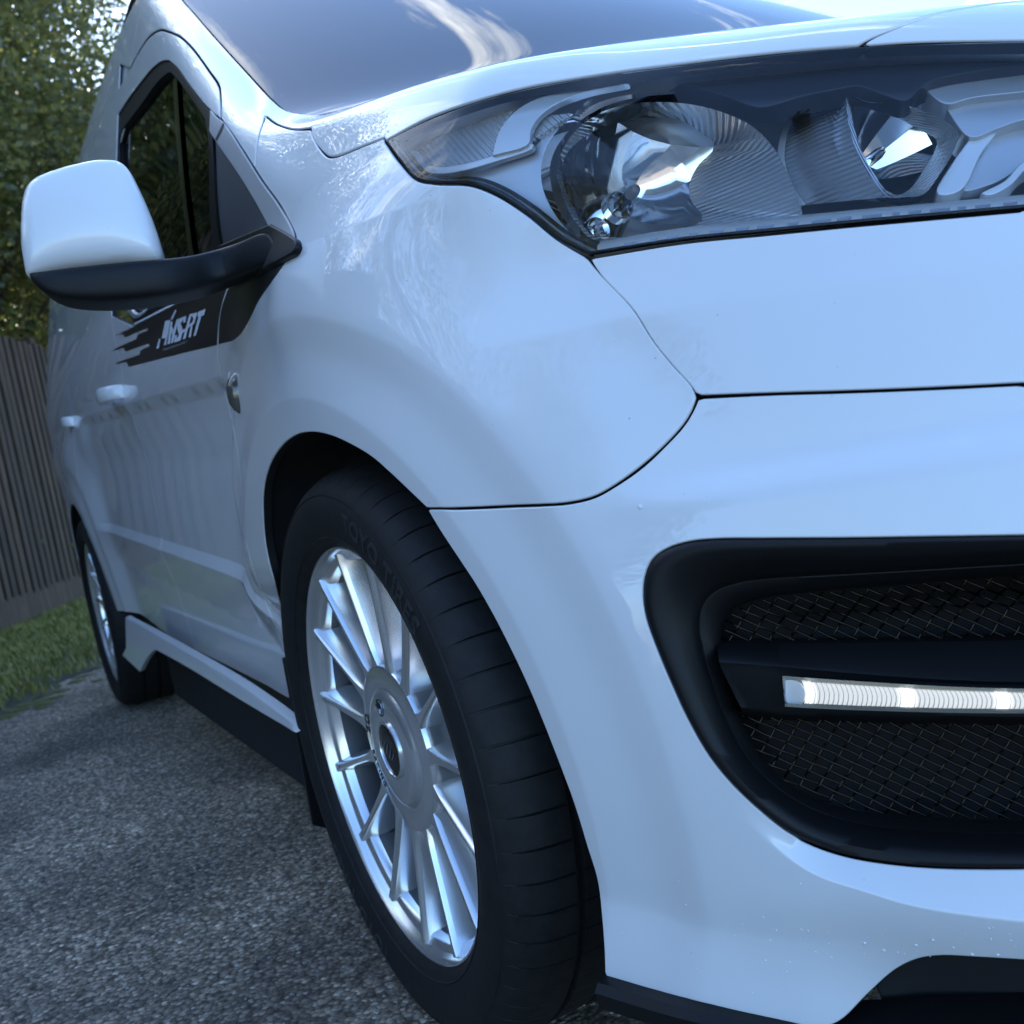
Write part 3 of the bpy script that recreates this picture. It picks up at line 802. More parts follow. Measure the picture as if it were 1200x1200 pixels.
# mud flap behind the front wheel
def slab(name, outline, axis, thick, m, parent=None, bevel=.0):
    """extrude a planar outline (3D points) along axis"""
    P = np.asarray(outline, float); ax = np.asarray(axis, float); ax /= np.linalg.norm(ax); n = len(P)
    V = np.vstack([P + ax * thick / 2, P - ax * thick / 2])
    F = [tuple(range(n)), tuple(range(2 * n - 1, n - 1, -1))] + [(i, n + i, n + (i + 1) % n, (i + 1) % n) for i in range(n)]
    o = mesh(name, V, F, m, parent, False); recalc(o)
    if bevel:
        md = o.modifiers.new("bevel", 'BEVEL'); md.width = bevel; md.segments = 2; md.limit_method = 'ANGLE'
    return o
for sx in (0, -WB):
    child(slab("mud_flap", [(sx - .365, -.885, .40), (sx - .375, -.885, .30), (sx - .395, -.885, .14), (sx - .39, -.86, .125), (sx - .385, -.66, .125), (sx - .36, -.66, .40)], (1, 0, .1), .008, M['black'], None, .002))
# floor pan and inner darkness
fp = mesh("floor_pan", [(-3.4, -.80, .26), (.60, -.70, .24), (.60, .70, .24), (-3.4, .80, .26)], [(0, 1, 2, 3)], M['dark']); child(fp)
ib = []
def box(name, lo, hi, m, parent=None, bevel=0.0):
    x0, y0, z0 = lo; x1, y1, z1 = hi
    V = [(x0, y0, z0), (x1, y0, z0), (x1, y1, z0), (x0, y1, z0), (x0, y0, z1), (x1, y0, z1), (x1, y1, z1), (x0, y1, z1)]
    F = [(0, 3, 2, 1), (4, 5, 6, 7), (0, 1, 5, 4), (1, 2, 6, 5), (2, 3, 7, 6), (3, 0, 4, 7)]
    o = mesh(name, V, F, m, parent, False)
    if bevel:
        md = o.modifiers.new("bevel", 'BEVEL'); md.width = bevel; md.segments = 3
    return o
child(box("bulkhead", (-.20, -.80, .30), (-.16, .80, 1.02), M['dark']))
child(box("engine_block", (-.15, -.50, .28), (.40, .50, .86), M['dark'], None, .03))
# ---- side skirt, sill, and a dark wall standing for the shade beneath
SK_TOP = [(150, 722), (175, 735), (215, 757), (290, 801), (352, 845)]
SK = [('px', SK_TOP), ('px', [(352, 845), (352, 857)]), ('px', [(352, 857), (290, 821), (227, 783), (205, 770), (196, 766), (188, 762), (183, 762), (178, 767), (172, 776), (167, 786)]),
      ('px', [(167, 786), (146, 767)]), ('px', [(146, 767), (151, 757), (151, 745), (150, 722)])]
def ony(px, y):
    d = ray(np.array([p[0] for p in px], float), np.array([p[1] for p in px], float)); y = np.broadcast_to(y, len(px))
    return CAM_C + d * ((y - CAM_C[1]) / d[:, 1])[:, None]
top = ony(SK_TOP, -.893); bot = ony([(167, 786), (172, 776), (178, 767), (185, 761), (196, 766), (227, 783), (290, 821), (352, 857)], [-.905, -.905, -.904, -.903, -.903, -.903, -.903, -.903])
endl = ony([(146, 767), (151, 757), (151, 745)], [-.905, -.899, -.895])
outl = np.vstack([cr(top), cr(bot[::-1]), endl])
child(slab("side_skirt", outl, (0, 1, .12), .016, M['paint'], None, .003))
zs = top[:, 2].mean()
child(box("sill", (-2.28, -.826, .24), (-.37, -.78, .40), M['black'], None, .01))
child(box("underbody_shade", (-2.05, -.80, .092), (-.42, -.775, .30), M['dark'], None, .004))  # black upright sheet added in place of the shade under the van
# ================================================================== helpers for shapes laid in behind the skin
def curve_px(px, N, depth):
    """px polyline -> N points on skin levels; depth: number or per-control-point list"""
    px = np.asarray(px, float); d = np.broadcast_to(depth, len(px)).astype(float)
    c = cr(np.column_stack([px, d * 1000.0])); s = np.concatenate([[0], np.cumsum(np.linalg.norm(np.diff(c[:, :2], axis=0), axis=1))])
    t = np.linspace(0, s[-1], N); q = np.stack([np.interp(t, s, c[:, k]) for k in range(3)], -1)
    P = np.empty((N, 3)); dd = q[:, 2] / 1000.0
    # cast point by point groups of similar depth: E is a level set, so solve E = -d directly
    D = ray(q[:, 0], q[:, 1]); D /= np.linalg.norm(D, axis=1, keepdims=True)
    base = cast(CAM_C, D, -.03)          # start a little outside
    t0 = np.linalg.norm(base - CAM_C, axis=1)
    lo = t0.copy(); hi = t0 + .45
    ts = np.linspace(0, .45, 120)
    e = E(CAM_C + D[:, None] * (t0[:, None] + ts)[..., None]) + dd[:, None] < 0
    k = np.maximum(np.argmax(e, 1), 1); lo = t0 + ts[k - 1]; hi = t0 + ts[k]
    for _ in range(24):
        m = .5 * (lo + hi); ins = E(CAM_C + D * m[:, None]) + dd < 0
        hi = np.where(ins, m, hi); lo = np.where(ins, lo, m)
    return CAM_C + D * hi[:, None]
def loft(name, rings, N, material, parent, closed=False, smooth=True, sharp=35, flip=False):
    Rr = [curve_px(px, N, d) if not isinstance(px, np.ndarray) else px for px, d in rings]
    n = len(Rr); V = np.vstack(Rr); F = []
    for r in range(n - 1):
        for i in range(N if closed else N - 1):
            j = (i + 1) % N
            F.append((r * N + i, r * N + j, (r + 1) * N + j, (r + 1) * N + i))
    o = mesh(name, V, F, material, parent, smooth); recalc(o, sharp); return o
def fluted(m_name, base, rough, metal, scale, axis, strength=.6, dist=.001):
    m = mat(m_name, base, rough, min(metal * .55, 1)); n, l, b = nodes(m)
    tc = n.new("ShaderNodeTexCoord"); w = n.new("ShaderNodeTexWave"); w.bands_direction = axis; w.inputs["Scale"].default_value = scale
    bp = n.new("ShaderNodeBump"); bp.inputs["Strength"].default_value = strength; bp.inputs["Distance"].default_value = dist
    l.new(tc.outputs["Object"], w.inputs["Vector"]); l.new(w.outputs["Fac"], bp.inputs["Height"]); l.new(bp.outputs[0], b.inputs["Normal"])
    return m
def sheet(name, px, depth, nrm, m, parent, thick=.006, res=.012):
    o = panel(name, [('px', px + [px[0]])], nrm, m, None, depth=depth, gap=.0004, res=res, step=.004, rim=(.0010, thick), edge=m)
    o.parent = parent; return o

# ================================================================== headlight
lamp = empty("headlight"); child(lamp); lamp.matrix_parent_inverse = Matrix.Translation((1.3, 0, 0))
LN = (.72, -.60, .35)
HL_TOPX = [(450, 165), (500, 140), (560, 118), (620, 102), (700, 88), (800, 74.5), (900, 63), (1006, 53), (1100, 49), (1200, 46.5), (1330, 44)]
HL_BOTX = [(1330, 233), (1200, 245), (1100, 254), (1000, 263), (900, 273), (800, 283), (690, 300)]
HL_OUTL = [(690, 300), (652, 280), (615, 250.5), (580, 228.5), (550, 217.5), (510, 215.5), (487, 210.5), (468, 189), (450, 165)]
lens_o = [('px', HL_TOPX), ('px', [(1330, 44), (1345, 130), (1330, 233)]), ('px', HL_BOTX), ('px', HL_OUTL)]
ln = panel("lamp_lens", lens_o, LN, M['glassclear'], None, depth=.0004, gap=.0026, res=.010, step=.005, rim=(.0012, .004), edge=M['seal']); ln.parent = lamp
# bright bucket behind the lens: the lens outline carried straight back into the wing, closed by a plate
INW = np.array([-.62, .52, -.22]); INW *= .17 / np.linalg.norm(INW)
lp = resample(boundary(lens_o, .003), .012, True); k = len(lp)
lpc = lp.mean(0); rows = [lp, lp + INW * .3, lp + INW * .75 + (lpc - lp) * .06, lp + INW + (lpc - lp) * .12]
V = np.vstack(rows); F = [(r * k + i, r * k + (i + 1) % k, (r + 1) * k + (i + 1) % k, (r + 1) * k + i) for r in range(3) for i in range(k)]
o = mesh("lamp_wall", V, F, M['bezel'], lamp, True); recalc(o, 50)
me = ln.data; nm = len(me.vertices); V = np.empty(nm * 3); me.vertices.foreach_get("co", V); V = V.reshape(-1, 3)
V = V + INW + (lpc - V) * .10
o = mesh("lamp_housing", V, [tuple(p.vertices) for p in me.polygons], M['bezel'], lamp, True)
# gaskets: black seal with a thin bright lens edge inside it
def gasket(name, px, dx, w, depth, m):
    P0 = curve_px(px, 140, depth); P1 = curve_px([(a + dx[0], b + dx[1]) for a, b in px], 140, depth + .001)
    d = P1 - P0; d /= np.linalg.norm(d, axis=1, keepdims=True)
    n = grad(P0); V = np.vstack([P0 + d * .0005 - n * .004, P0 + d * .0012, P0 + d * w * .5 + n * .0006, P0 + d * w, P0 + d * w - n * .004]); k = 140
    F = [(r * k + i, r * k + i + 1, (r + 1) * k + i + 1, (r + 1) * k + i) for r in range(4) for i in range(k - 1)]
    o = mesh(name, V, F, m, lamp, True); recalc(o); return o
gasket("lamp_gasket", HL_OUTL, (6, -6), .0046, .0012, M['seal'])
gasket("lens_edge", [(a + 6.5, b - 5) for a, b in HL_OUTL], (6, -6), .0012, .0035, M['satin'])
gasket("lamp_gasket", [(a + 9, b - 6.5) for a, b in HL_OUTL], (6, -6), .0032, .0035, M['seal'])
gasket("lamp_gasket", HL_TOPX, (1, 5), .0022, .0045, M['seal'])
gasket("lamp_gasket", HL_BOTX, (-1, -8), .0042, .0014, M['seal'])
# lower lens flange with moulded dashes
fl = loft("lens_flange", [([(700, 295), (800, 279), (900, 268), (1000, 258), (1100, 249), (1200, 240), (1320, 229)], .0022), ([(700, 288), (800, 273), (900, 262), (1000, 252), (1100, 243), (1200, 234), (1320, 223)], .0030),
          ([(704, 283), (800, 268), (900, 257.5), (1000, 247), (1100, 238), (1200, 229), (1320, 218)], .0060), ([(704, 282), (800, 267), (900, 256), (1000, 246), (1100, 237), (1200, 228), (1320, 217)], .06)], 90, M['satin'], lamp)
V = []; F = []
rngf = np.random.default_rng(4); u1 = 716
for k in range(26):
    u0 = u1 + rngf.uniform(5, 16); u1 = u0 + rngf.uniform(6, 24)
    yb = lambda u: np.interp(u, [700, 800, 900, 1000, 1100, 1200, 1320], [291.5, 276, 265, 255, 246, 237, 226])
    q = curve_px([(u0, yb(u0) - 1.6), (u1, yb(u1) - 1.6), (u1, yb(u1) + 1.6), (u0, yb(u0) + 1.6)], 2, .007) if False else np.vstack([curve_px([(a, b), (a + .01, b)], 2, .0019)[:1] for a, b in ((u0, yb(u0) - 1.6), (u1, yb(u1) - 1.6), (u1, yb(u1) + 1.6), (u0, yb(u0) + 1.6))])
    b0 = len(V); V += list(q); F.append((b0, b0 + 1, b0 + 2, b0 + 3))
mesh("flange_dash", V, F, mat("dash_clear", (.30, .32, .36), .2, .5), lamp, False)['kind'] = 'stuff'
# indicator chamber on the outer corner
M['lid'] = mat('lamp_lid', (.030, .034, .045), .25)
M['mirrorm'] = None
M['flutedclear'] = fluted("fluted_reflector", (.80, .81, .83), .22, 1, 75, 'DIAGONAL', .8, .0015)
M['mirrorm'] = mat('soft_mirror', (.93, .94, .95), .07, 1)
M['fluteda'] = fluted("fluted_shroud", (.80, .82, .85), .22, 1.1, 88, 'Z', .8, .0012)
sheet("indicator_reflector", [(486, 178), (512, 160), (545, 143), (590, 126), (612, 118), (594, 138), (581, 163), (576, 184), (545, 193), (512, 197), (496, 193)], .030, LN, M['flutedclear'], lamp)
sheet("indicator_rim", [(478, 176), (489, 178), (498, 192), (513, 196), (545, 192), (577, 183), (625, 168), (624, 173), (580, 189), (545, 199), (512, 203), (493, 198)], .022, LN, M['satin'], lamp)
sheet("indicator_bezel", [(577, 182), (584, 157), (597, 137), (618, 121), (655, 108), (705, 98), (740, 95), (690, 106), (650, 122), (630, 138), (622, 152), (619, 168)], .018, LN, M['satin'], lamp)
sheet("bulb_window", [(621, 165), (623, 150), (634, 138), (655, 134), (672, 133), (655, 142), (640, 153)], .028, LN, M['flutedclear'], lamp)
sheet("side_bezel", [(500, 206), (540, 201), (580, 191), (624, 174), (642, 155), (655, 148), (640, 172), (634, 205), (640, 232), (655, 258), (672, 277), (645, 259), (613, 235), (582, 217), (545, 209)], .034, LN, M['satingrey'], lamp)
# bright crescent round the dipped beam
OUTC = [(672, 278), (650, 250), (636, 220), (635, 190), (645, 164), (668, 140), (702, 120), (745, 110), (790, 107)]
INC = [(676, 277), (656, 248), (646, 218), (645, 192), (655, 168), (677, 144), (708, 125), (748, 114), (790, 110)]
loft("lamp_crescent", [(OUTC, .040), (OUTC, .022), (INC, .020), (INC, .060)], 60, M['chrome'], lamp)
# dipped beam: fluted shroud, faceted bowl, bulb
A = [(652, 205), (658, 178), (678, 150), (706, 131), (745, 121), (800, 121), (845, 131), (884, 150), (908, 175), (924, 205), (936, 236), (940, 254), (900, 259), (830, 267), (760, 274), (706, 281), (694, 281), (668, 250), (652, 205)]
B = [(657, 205), (664, 180), (686, 160), (713, 147), (745, 142), (778, 146), (812, 158), (837, 172), (818, 194), (808, 215), (810, 236), (824, 254), (815, 263), (780, 270), (740, 276), (708, 280), (697, 280), (672, 248), (657, 205)]
dA = [.022] * 2 + [.022] * 4 + [.026, .034, .045, .055, .062, .064, .05, .04, .03, .022, .022, .022, .022]
dB = [.030, .034, .042, .052, .060, .070, .080, .090, .098, .104, .106, .100, .085, .070, .055, .040, .032, .030, .030]
NB = 73
RA = curve_px(A, NB, dA); RB = curve_px(B, NB, dB)
o = loft("beam_shroud", [(RA, 0), (RB, 0)], NB, M['fluteda'], lamp)
# faceted bowls: paraboloids whose sectors are flat across and smooth along, tucked behind the shroud's inner edge
def bowl(name, ring, sect, deep, grow, back, mixx, m, phase=0.0):
    ctr = .5 * (ring.min(0) + ring.max(0)); uu, ss_, vv = np.linalg.svd(ring - ring.mean(0)); nB = vv[2] * np.sign(vv[2][0])
    ax = -(nB * (1 - mixx) + np.array([1., 0, 0]) * mixx); ax /= np.linalg.norm(ax)
    rad = np.percentile(np.linalg.norm((ring - ctr) - ((ring - ctr) @ ax)[:, None] * ax, axis=1), 85) * grow
    u = np.cross(ax, [0, 0, 1.]); u /= np.linalg.norm(u); v = np.cross(u, ax); V = []; rings = 9
    for r in range(rings):
        s = 1 - r / (rings - 1) * .86
        for i in range(sect):
            t = 2 * math.pi * (i + phase) / sect; V.append(ctr + ax * (back + deep * (1 - s * s)) + (u * math.cos(t) + v * math.sin(t)) * rad * s)
    F = [(r * sect + i, r * sect + (i + 1) % sect, (r + 1) * sect + (i + 1) % sect, (r + 1) * sect + i) for r in range(rings - 1) for i in range(sect)] + [tuple((rings - 1) * sect + i for i in range(sect))]
    o = mesh(name, V, F, m, lamp, True); recalc(o, 12); return ctr, ax, rad
ctr, axis, rad_ = bowl("beam_reflector", RB, 22, .062, 1.04, .006, .55, M['mirrorm'], .3)
def lathe_dir(name, prof, org, ax, n, m, parent, smooth=True, sharp=35):
    ax = np.asarray(ax, float); ax /= np.linalg.norm(ax); u = np.cross(ax, [0, 0, 1.]); u /= np.linalg.norm(u); v = np.cross(ax, u)
    V = []
    for k in range(n):
        t = 2 * math.pi * k / n
        for r, h in prof: V.append(np.asarray(org) + ax * h + (u * math.cos(t) + v * math.sin(t)) * r)
    c = len(prof); F = [(i * c + j, i * c + j + 1, ((i + 1) % n) * c + j + 1, ((i + 1) % n) * c + j) for i in range(n) for j in range(c - 1)]
    o = mesh(name, V, F, m, parent, smooth); recalc(o, sharp); return o
bo = ctr + axis * .060; bd = -axis
lathe_dir("bulb_base", [(.0005, .004), (.005, .004), (.006, .001), (.010, .000), (.0125, .003), (.0138, .003), (.0150, -.002), (.0155, -.012)], bo, bd, 32, M['chrome'], lamp)
lathe_dir("bulb", [(.0048, .004), (.0050, .020), (.0046, .028), (.0030, .032), (.0004, .033)], bo, bd, 20, M['glassclear'], lamp)
lathe_dir("bulb_cap", [(.0052, .022), (.0055, .030), (.0042, .0345), (.0004, .0360)], bo, bd, 20, M['trim'], lamp)
po = curve_px([(700, 270), (700.1, 270)], 2, .055)[0]
lathe_dir("side_light", [(.0005, .002), (.004, .003), (.0055, 0), (.0085, .001), (.0105, .003), (.0118, .001), (.012, -.01)], po, bd, 28, M['chrome'], lamp)
# main beam: fluted tube and faceted bowl
T1 = [(948, 126), (930, 140), (921, 165), (920, 190), (928, 215), (944, 240)]
T2 = [(992, 108), (992, 125), (995, 148), (1003, 175), (1018, 205), (1040, 231)]
T0 = [(938, 128), (922, 142), (913, 166), (912, 192), (920, 217), (936, 242)]
M['flutedb'] = fluted("fluted_tube", (.62, .64, .68), .24, 1.1, 80, 'Z', .8, .0012)
RT1 = curve_px(T1, 40, .075); RT2 = curve_px(T2, 40, .034)
mid = .5 * (RT1 + RT2); mid += grad(mid) * .006 * np.sin(np.linspace(0, math.pi, 40))[:, None]
loft("main_tube", [(RT1, 0), (mid, 0), (RT2, 0)], 40, M['flutedb'], lamp)
loft("tube_ring", [(T0, .085), (T0, .070), (T1, .068), (T1, .085)], 40, M['satin'], lamp)
O2 = [(992, 108), (1016, 119), (1045, 121), (1078, 128), (1106, 141), (1123, 156), (1117, 178), (1100, 206), (1082, 228), (1060, 231), (1040, 231), (1018, 205), (1003, 175), (995, 148), (992, 125), (992, 108)]
I2 = [(998, 117), (1016, 123), (1040, 132), (1065, 145), (1085, 156), (1098, 165), (1094, 180), (1082, 200), (1068, 220), (1055, 228), (1042, 226), (1024, 203), (1009, 175), (1001, 150), (998, 132), (998, 117)]
R2o = curve_px(O2, 60, .034); R2i = curve_px(I2, 60, [.05, .055, .06, .065, .07, .075, .07, .065, .06, .055, .045, .04, .04, .04, .045, .05])
loft("main_shroud", [(R2o, 0), (R2i, 0)], 60, fluted("fluted_lid", (.80, .82, .85), .22, 1, 85, 'Y', 1.0, .002), lamp)
ctr, axis, rad_ = bowl("main_reflector", R2i, 15, .042, 1.06, .004, .5, M['mirrorm'])
b2 = ctr + axis * .034
lathe_dir("bulb", [(.006, -.004), (.0045, .004), (.0045, .022), (.003, .027), (.0003, .028)], b2, -axis, 18, M['glassclear'], lamp)
# dark lid across the top, between and above the bowls
sheet("upper_bezel", [(690, 96), (720, 89), (800, 78), (900, 67), (1000, 58), (1100, 53), (1200, 51), (1328, 49), (1328, 58), (1200, 75), (1085, 97), (1062, 117), (1035, 110), (1005, 100), (985, 103), (940, 112), (890, 125), (850, 112), (800, 99), (755, 95), (720, 94.5)], .026, LN, M['lid'], lamp, .02)
# satin blocks at the inner end
sheet("inner_bezel", [(1081, 101), (1120, 91), (1200, 79), (1330, 62), (1330, 92), (1200, 107), (1140, 114), (1108, 121)], .034, LN, M['satingrey'], lamp, .03)
sheet("inner_bezel", [(1108, 125), (1140, 118), (1200, 111), (1330, 96), (1330, 128), (1200, 140), (1170, 150), (1137, 160)], .040, LN, M['satingrey'], lamp, .03)
sheet("inner_strut", [(1137, 163), (1169, 151), (1150, 178), (1126, 222), (1098, 226), (1116, 192)], .044, LN, M['satin'], lamp, .03)
sheet("inner_plate", [(1172, 152), (1200, 142), (1330, 130), (1330, 170), (1220, 182), (1190, 200), (1165, 214), (1128, 222), (1152, 180)], .050, LN, M['satingrey'], lamp, .03)
sheet("inner_frame", [(1150, 226), (1178, 212), (1205, 186), (1330, 172), (1330, 178), (1210, 192), (1184, 216), (1160, 228)], .036, LN, M['satin'], lamp, .02)

# ================================================================== bumper vent: frame, mesh, bar, daytime lamp
vent = empty("bumper_vent"); child(vent); vent.matrix_parent_inverse = Matrix.Translation((1.3, 0, 0))
VO = VENT + VENT_R[1:]
VI = [(1200, 674), (1100, 682), (1000, 690), (940, 695), (895, 701), (866, 710), (850, 724), (845, 745), (848, 772), (857, 808), (870, 846), (890, 884), (920, 915), (955, 936), (1000, 949), (1060, 957), (1130, 960), (1200, 961),
      (1290, 958), (1350, 940), (1375, 900), (1382, 840), (1378, 760), (1365, 700), (1335, 678), (1280, 672), (1200, 674)]
NV = 220
def mixpx(a, b, f):
    ca = cr(a); cb = cr(b)
    def rs(c):
        s = np.concatenate([[0], np.cumsum(np.linalg.norm(np.diff(c, axis=0), axis=1))]); t = np.linspace(0, s[-1], 120)
        return np.stack([np.interp(t, s, c[:, k]) for k in range(2)], -1)
    return rs(ca) * (1 - f) + rs(cb) * f
rg = []
for f, d in ((.0, .010), (.0, .0015), (.035, -.0018), (.10, -.0030), (.22, -.0020), (.42, .006), (.60, .017), (.70, .024), (.715, .0275), (.74, .0275), (.86, .034), (.97, .041), (1.0, .047), (1.0, .075)):
    rg.append((mixpx(VO, VI, f).tolist(), d))
loft("vent_frame", rg, NV, M['black'], vent, False, True, 50)
vb = panel("vent_backing", [('px', VI)], (.75, -.66, 0), M['dark'], None, depth=.095, gap=-.02, res=.02, step=.012, rim=(.001, .002)); vb.parent = vent
# woven wire
wn_ = np.array([.75, -.66, 0.]); wn_ /= np.linalg.norm(wn_); wa = np.cross([0, 0, 1.], wn_); wb = np.array([0, 0, 1.])
PV = curve_px(VI, 160, .062); q = np.stack([PV @ wa, PV @ wb], -1); lo = q.min(0); hi = q.max(0); hh = (PV @ wn_).max() + .05
V = []; F = []
ang = (R(-33), R(50))
pitch = (.0068, .0128)
for fam in range(2):
    dr = np.array([math.cos(ang[fam]), math.sin(ang[fam])]); nr = np.array([-dr[1], dr[0]])
    cc = .5 * (lo + hi); ext = np.linalg.norm(hi - lo) / 2
    for kk in range(int(-ext / pitch[fam]), int(ext / pitch[fam]) + 1):
        t = np.arange(-ext, ext, .0032); pts = cc + nr * kk * pitch[fam] + t[:, None] * dr
        ok = inpoly(pts, q) 
        if ok.sum() < 3: continue
        run = np.flatnonzero(ok); run = np.arange(run[0], run[-1] + 1); pts = pts[run]; tt = t[run]
        O = pts[:, :1] * wa + pts[:, 1:] * wb + wn_ * hh
        P = cast(O, np.broadcast_to(-wn_, O.shape), .062, 0, .4, 60)
        if np.isnan(P).any(): continue
        sg = (1 if fam == 0 else -1)
        P = P + wn_ * (sg * .0011 * np.cos(tt / .0128 * math.pi * (1 if fam == 0 else 1.9) + math.pi * kk))[:, None]
        w = .0009; d3 = wa * nr[0] + wb * nr[1]
        b0 = len(V); c = len(P)
        for off in (d3 * w, wn_ * w, -d3 * w, -wn_ * w): V += list(P + off)
        for r in range(4):
            s_ = (r + 1) % 4
            for i in range(c - 1): F.append((b0 + r * c + i, b0 + r * c + i + 1, b0 + s_ * c + i + 1, b0 + s_ * c + i))
wm = mesh("wire_mesh", V, F, M['wire'], vent, True); wm['kind'] = 'stuff'
# bar carrying the lamp
bar = loft("lamp_bar", [([(840, 748), (900, 748), (1000, 747), (1100, 745), (1200, 742), (1390, 736)], .075), ([(840, 754), (900, 754), (1000, 753), (1100, 752), (1200, 750), (1390, 744)], .040), ([(842, 772), (900, 776), (1000, 785), (1100, 792), (1200, 795), (1390, 792)], .020),
            ([(843, 776), (900, 780), (1000, 789), (1100, 796), (1200, 799), (1390, 796)], .0185), ([(845, 783), (915, 788), (1000, 794), (1100, 800), (1200, 803), (1390, 800)], .021),
            ([(868, 829), (915, 831), (1000, 835), (1100, 838), (1200, 840), (1390, 838)], .0225), ([(870, 834), (920, 837), (1000, 841), (1100, 844), (1200, 845), (1390, 843)], .026), ([(872, 842), (920, 844), (1000, 847), (1100, 849), (1200, 850), (1390, 848)], .075)], 90, M['black'], vent)
# daytime lamp: tray, ribbed light guide with bright diodes, clear cover
DT = [(917, 792), (930, 793), (1000, 798), (1100, 804), (1200, 807), (1385, 805)]; DBm = [(920, 828), (935, 829), (1000, 832), (1100, 835), (1200, 836), (1385, 834)]
M['ledtray'] = mat("lamp_tray", (.30, .31, .30), .25, .8)
M['led'] = mat("lit_diode", (.9, .9, .9), .2, emit=(.96, .99, 1.0), estr=.22)
M['ledglow'] = mat("lit_light_guide", (.5, .5, .52), .12, .5, emit=(.90, .97, 1.0), estr=.13)
drl = loft("daytime_lamp", [(DT, .0145), (DT, .010), ([(a, b + 3) for a, b in DT], .0105), ([(a, b + 3.2) for a, b in DT], .020), ([(a, b - 4) for a, b in DBm], .020), ([(a, b - 3.6) for a, b in DBm], .0105), (DBm, .0105), (DBm, .016)], 90, M['ledtray'], vent)
yt = lambda u: np.interp(u, [a for a, b in DT], [b for a, b in DT]); yb = lambda u: np.interp(u, [a for a, b in DBm], [b for a, b in DBm])
V = []; F = []; MI = []
u = 940.0; kk = 0
while u < 1376:
    ph = ((u - 945) % 113) / 113.0
    w = 5.0; lit = ph < .05 or ph > .93
    y0, y1 = yt(u) + 5, yb(u) - 5
    prof = [(u, y0), (u + 3.5, y0 + (y1 - y0) * .35), (u + 4.5, y0 + (y1 - y0) * .6), (u + 2.5, y1)]
    Lc = curve_px(prof, 5, .0185); Mc = curve_px([(a + w * .5, b) for a, b in prof], 5, .0142); Rc = curve_px([(a + w, b) for a, b in prof], 5, .0185)
    b0 = len(V); V += list(Lc) + list(Mc) + list(Rc)
    for r in range(2):
        for i in range(4): F.append((b0 + r * 5 + i, b0 + r * 5 + i + 1, b0 + (r + 1) * 5 + i + 1, b0 + (r + 1) * 5 + i)); MI.append(1 if lit else 0)
    u += w + .6; kk += 1
lg = mesh("light_guide", V, F, [M['ledglow'], M['led']], drl, False, MI); recalc(lg)
V = []; 
cv = loft("lamp_cover", [(DT, .0095), ([(a, b + 14) for a, b in DT], .0085), (DBm, .0098)], 90, M['glassclear'], vent); cv.parent = drl
# end wedge of the lamp, darker and unlit
ew = sheet("lamp_end", [(921, 797), (934, 798), (944, 812), (938, 826), (923, 825)], .0165, (.75, -.66, 0), M['satin'], drl, .004, .004)
# ================================================================== cabin: windscreen, side glass, roof, mirror, decal, handle
# windscreen of its own sheet, its black band as a sub-part
ws_l = [(200, -20), (215, 2), (224, 12), (250, 42), (290, 86), (318, 116), (333, 128), (350, 133.5), (392, 136)]
WL = boundary([('px', ws_l)]); WLM = WL[::-1] * np.array([1, -1, 1])
p0, p1 = WL[0], WL[-1]
ws_seg = [('xyz', WL), ('xy', [(p1[0], p1[1]), (-.005, -.70), (.045, -.50), (.085, -.25), (.10, 0), (.085, .25), (.045, .50), (-.005, .70), (p1[0], -p1[1])]), ('xyz', WLM), ('xy', [(p0[0], -p0[1]), (p0[0] + .12, -.35 * -1), (p0[0] + .16, 0), (p0[0] + .12, -.35), (p0[0], p0[1])])]
wsc = panel("windscreen", ws_seg, (.5, 0, .86), M['glassfront'], None, depth=.003, gap=.004, res=.025, step=.010, rim=(.001, .006), edge=M['seal']); child(wsc)
cowl = panel("cowl_strip", [('xy', [(-.02, -.75), (.0, -.71), (.05, -.51), (.09, -.25), (.105, 0), (.09, .25), (.05, .51), (.0, .71), (-.02, .75)]), ('xy', [(-.02, .75), (.03, .72)]), ('xy', [(.03, .72), (.09, .55), (.14, .28), (.165, 0), (.14, -.28), (.09, -.55), (.03, -.72)]), ('xy', [(.03, -.72), (-.02, -.75)])], (.3, 0, .95), M['black'], None, depth=.012, gap=0, res=.02, step=.012); child(cowl)
# black band printed round the inside of the glass, with the pillar trim behind it
wi = boundary([('px', [(235, 2), (244, 14), (268, 43), (306, 84), (333, 112), (352, 126), (385, 134)], .012)])
band = np.vstack([resample(boundary([('px', ws_l[1:], .010)]), .02)]); inn = resample(wi, .02)
k = 60
rs = lambda c: np.stack([np.interp(np.linspace(0, 1, k), np.linspace(0, 1, len(c)), c[:, j]) for j in range(3)], -1)
A_, B_ = rs(band), rs(inn); fo_ = mesh("frit_band", np.vstack([A_, B_]), [(i, i + 1, k + i + 1, k + i) for i in range(k - 1)], M['frit'], wsc, True)
child(box("dashboard", (-.55, -.70, .86), (.02, .70, 1.00), M['dark'], None, .04))
child(box("cabin_floor", (-1.7, -.70, .40), (-.3, .70, .45), M['dark']))
child(box("cabin_bulkhead", (-1.62, -.66, .45), (-1.58, .66, 1.66), M['dark']))
for sy in (-.38, .38):
    child(box("seat", (-1.35, sy - .25, .45), (-.80, sy + .25, .72), M['trim'], None, .06)); child(box("seat_back", (-1.45, sy - .24, .70), (-1.28, sy + .24, 1.36), M['trim'], None, .06))
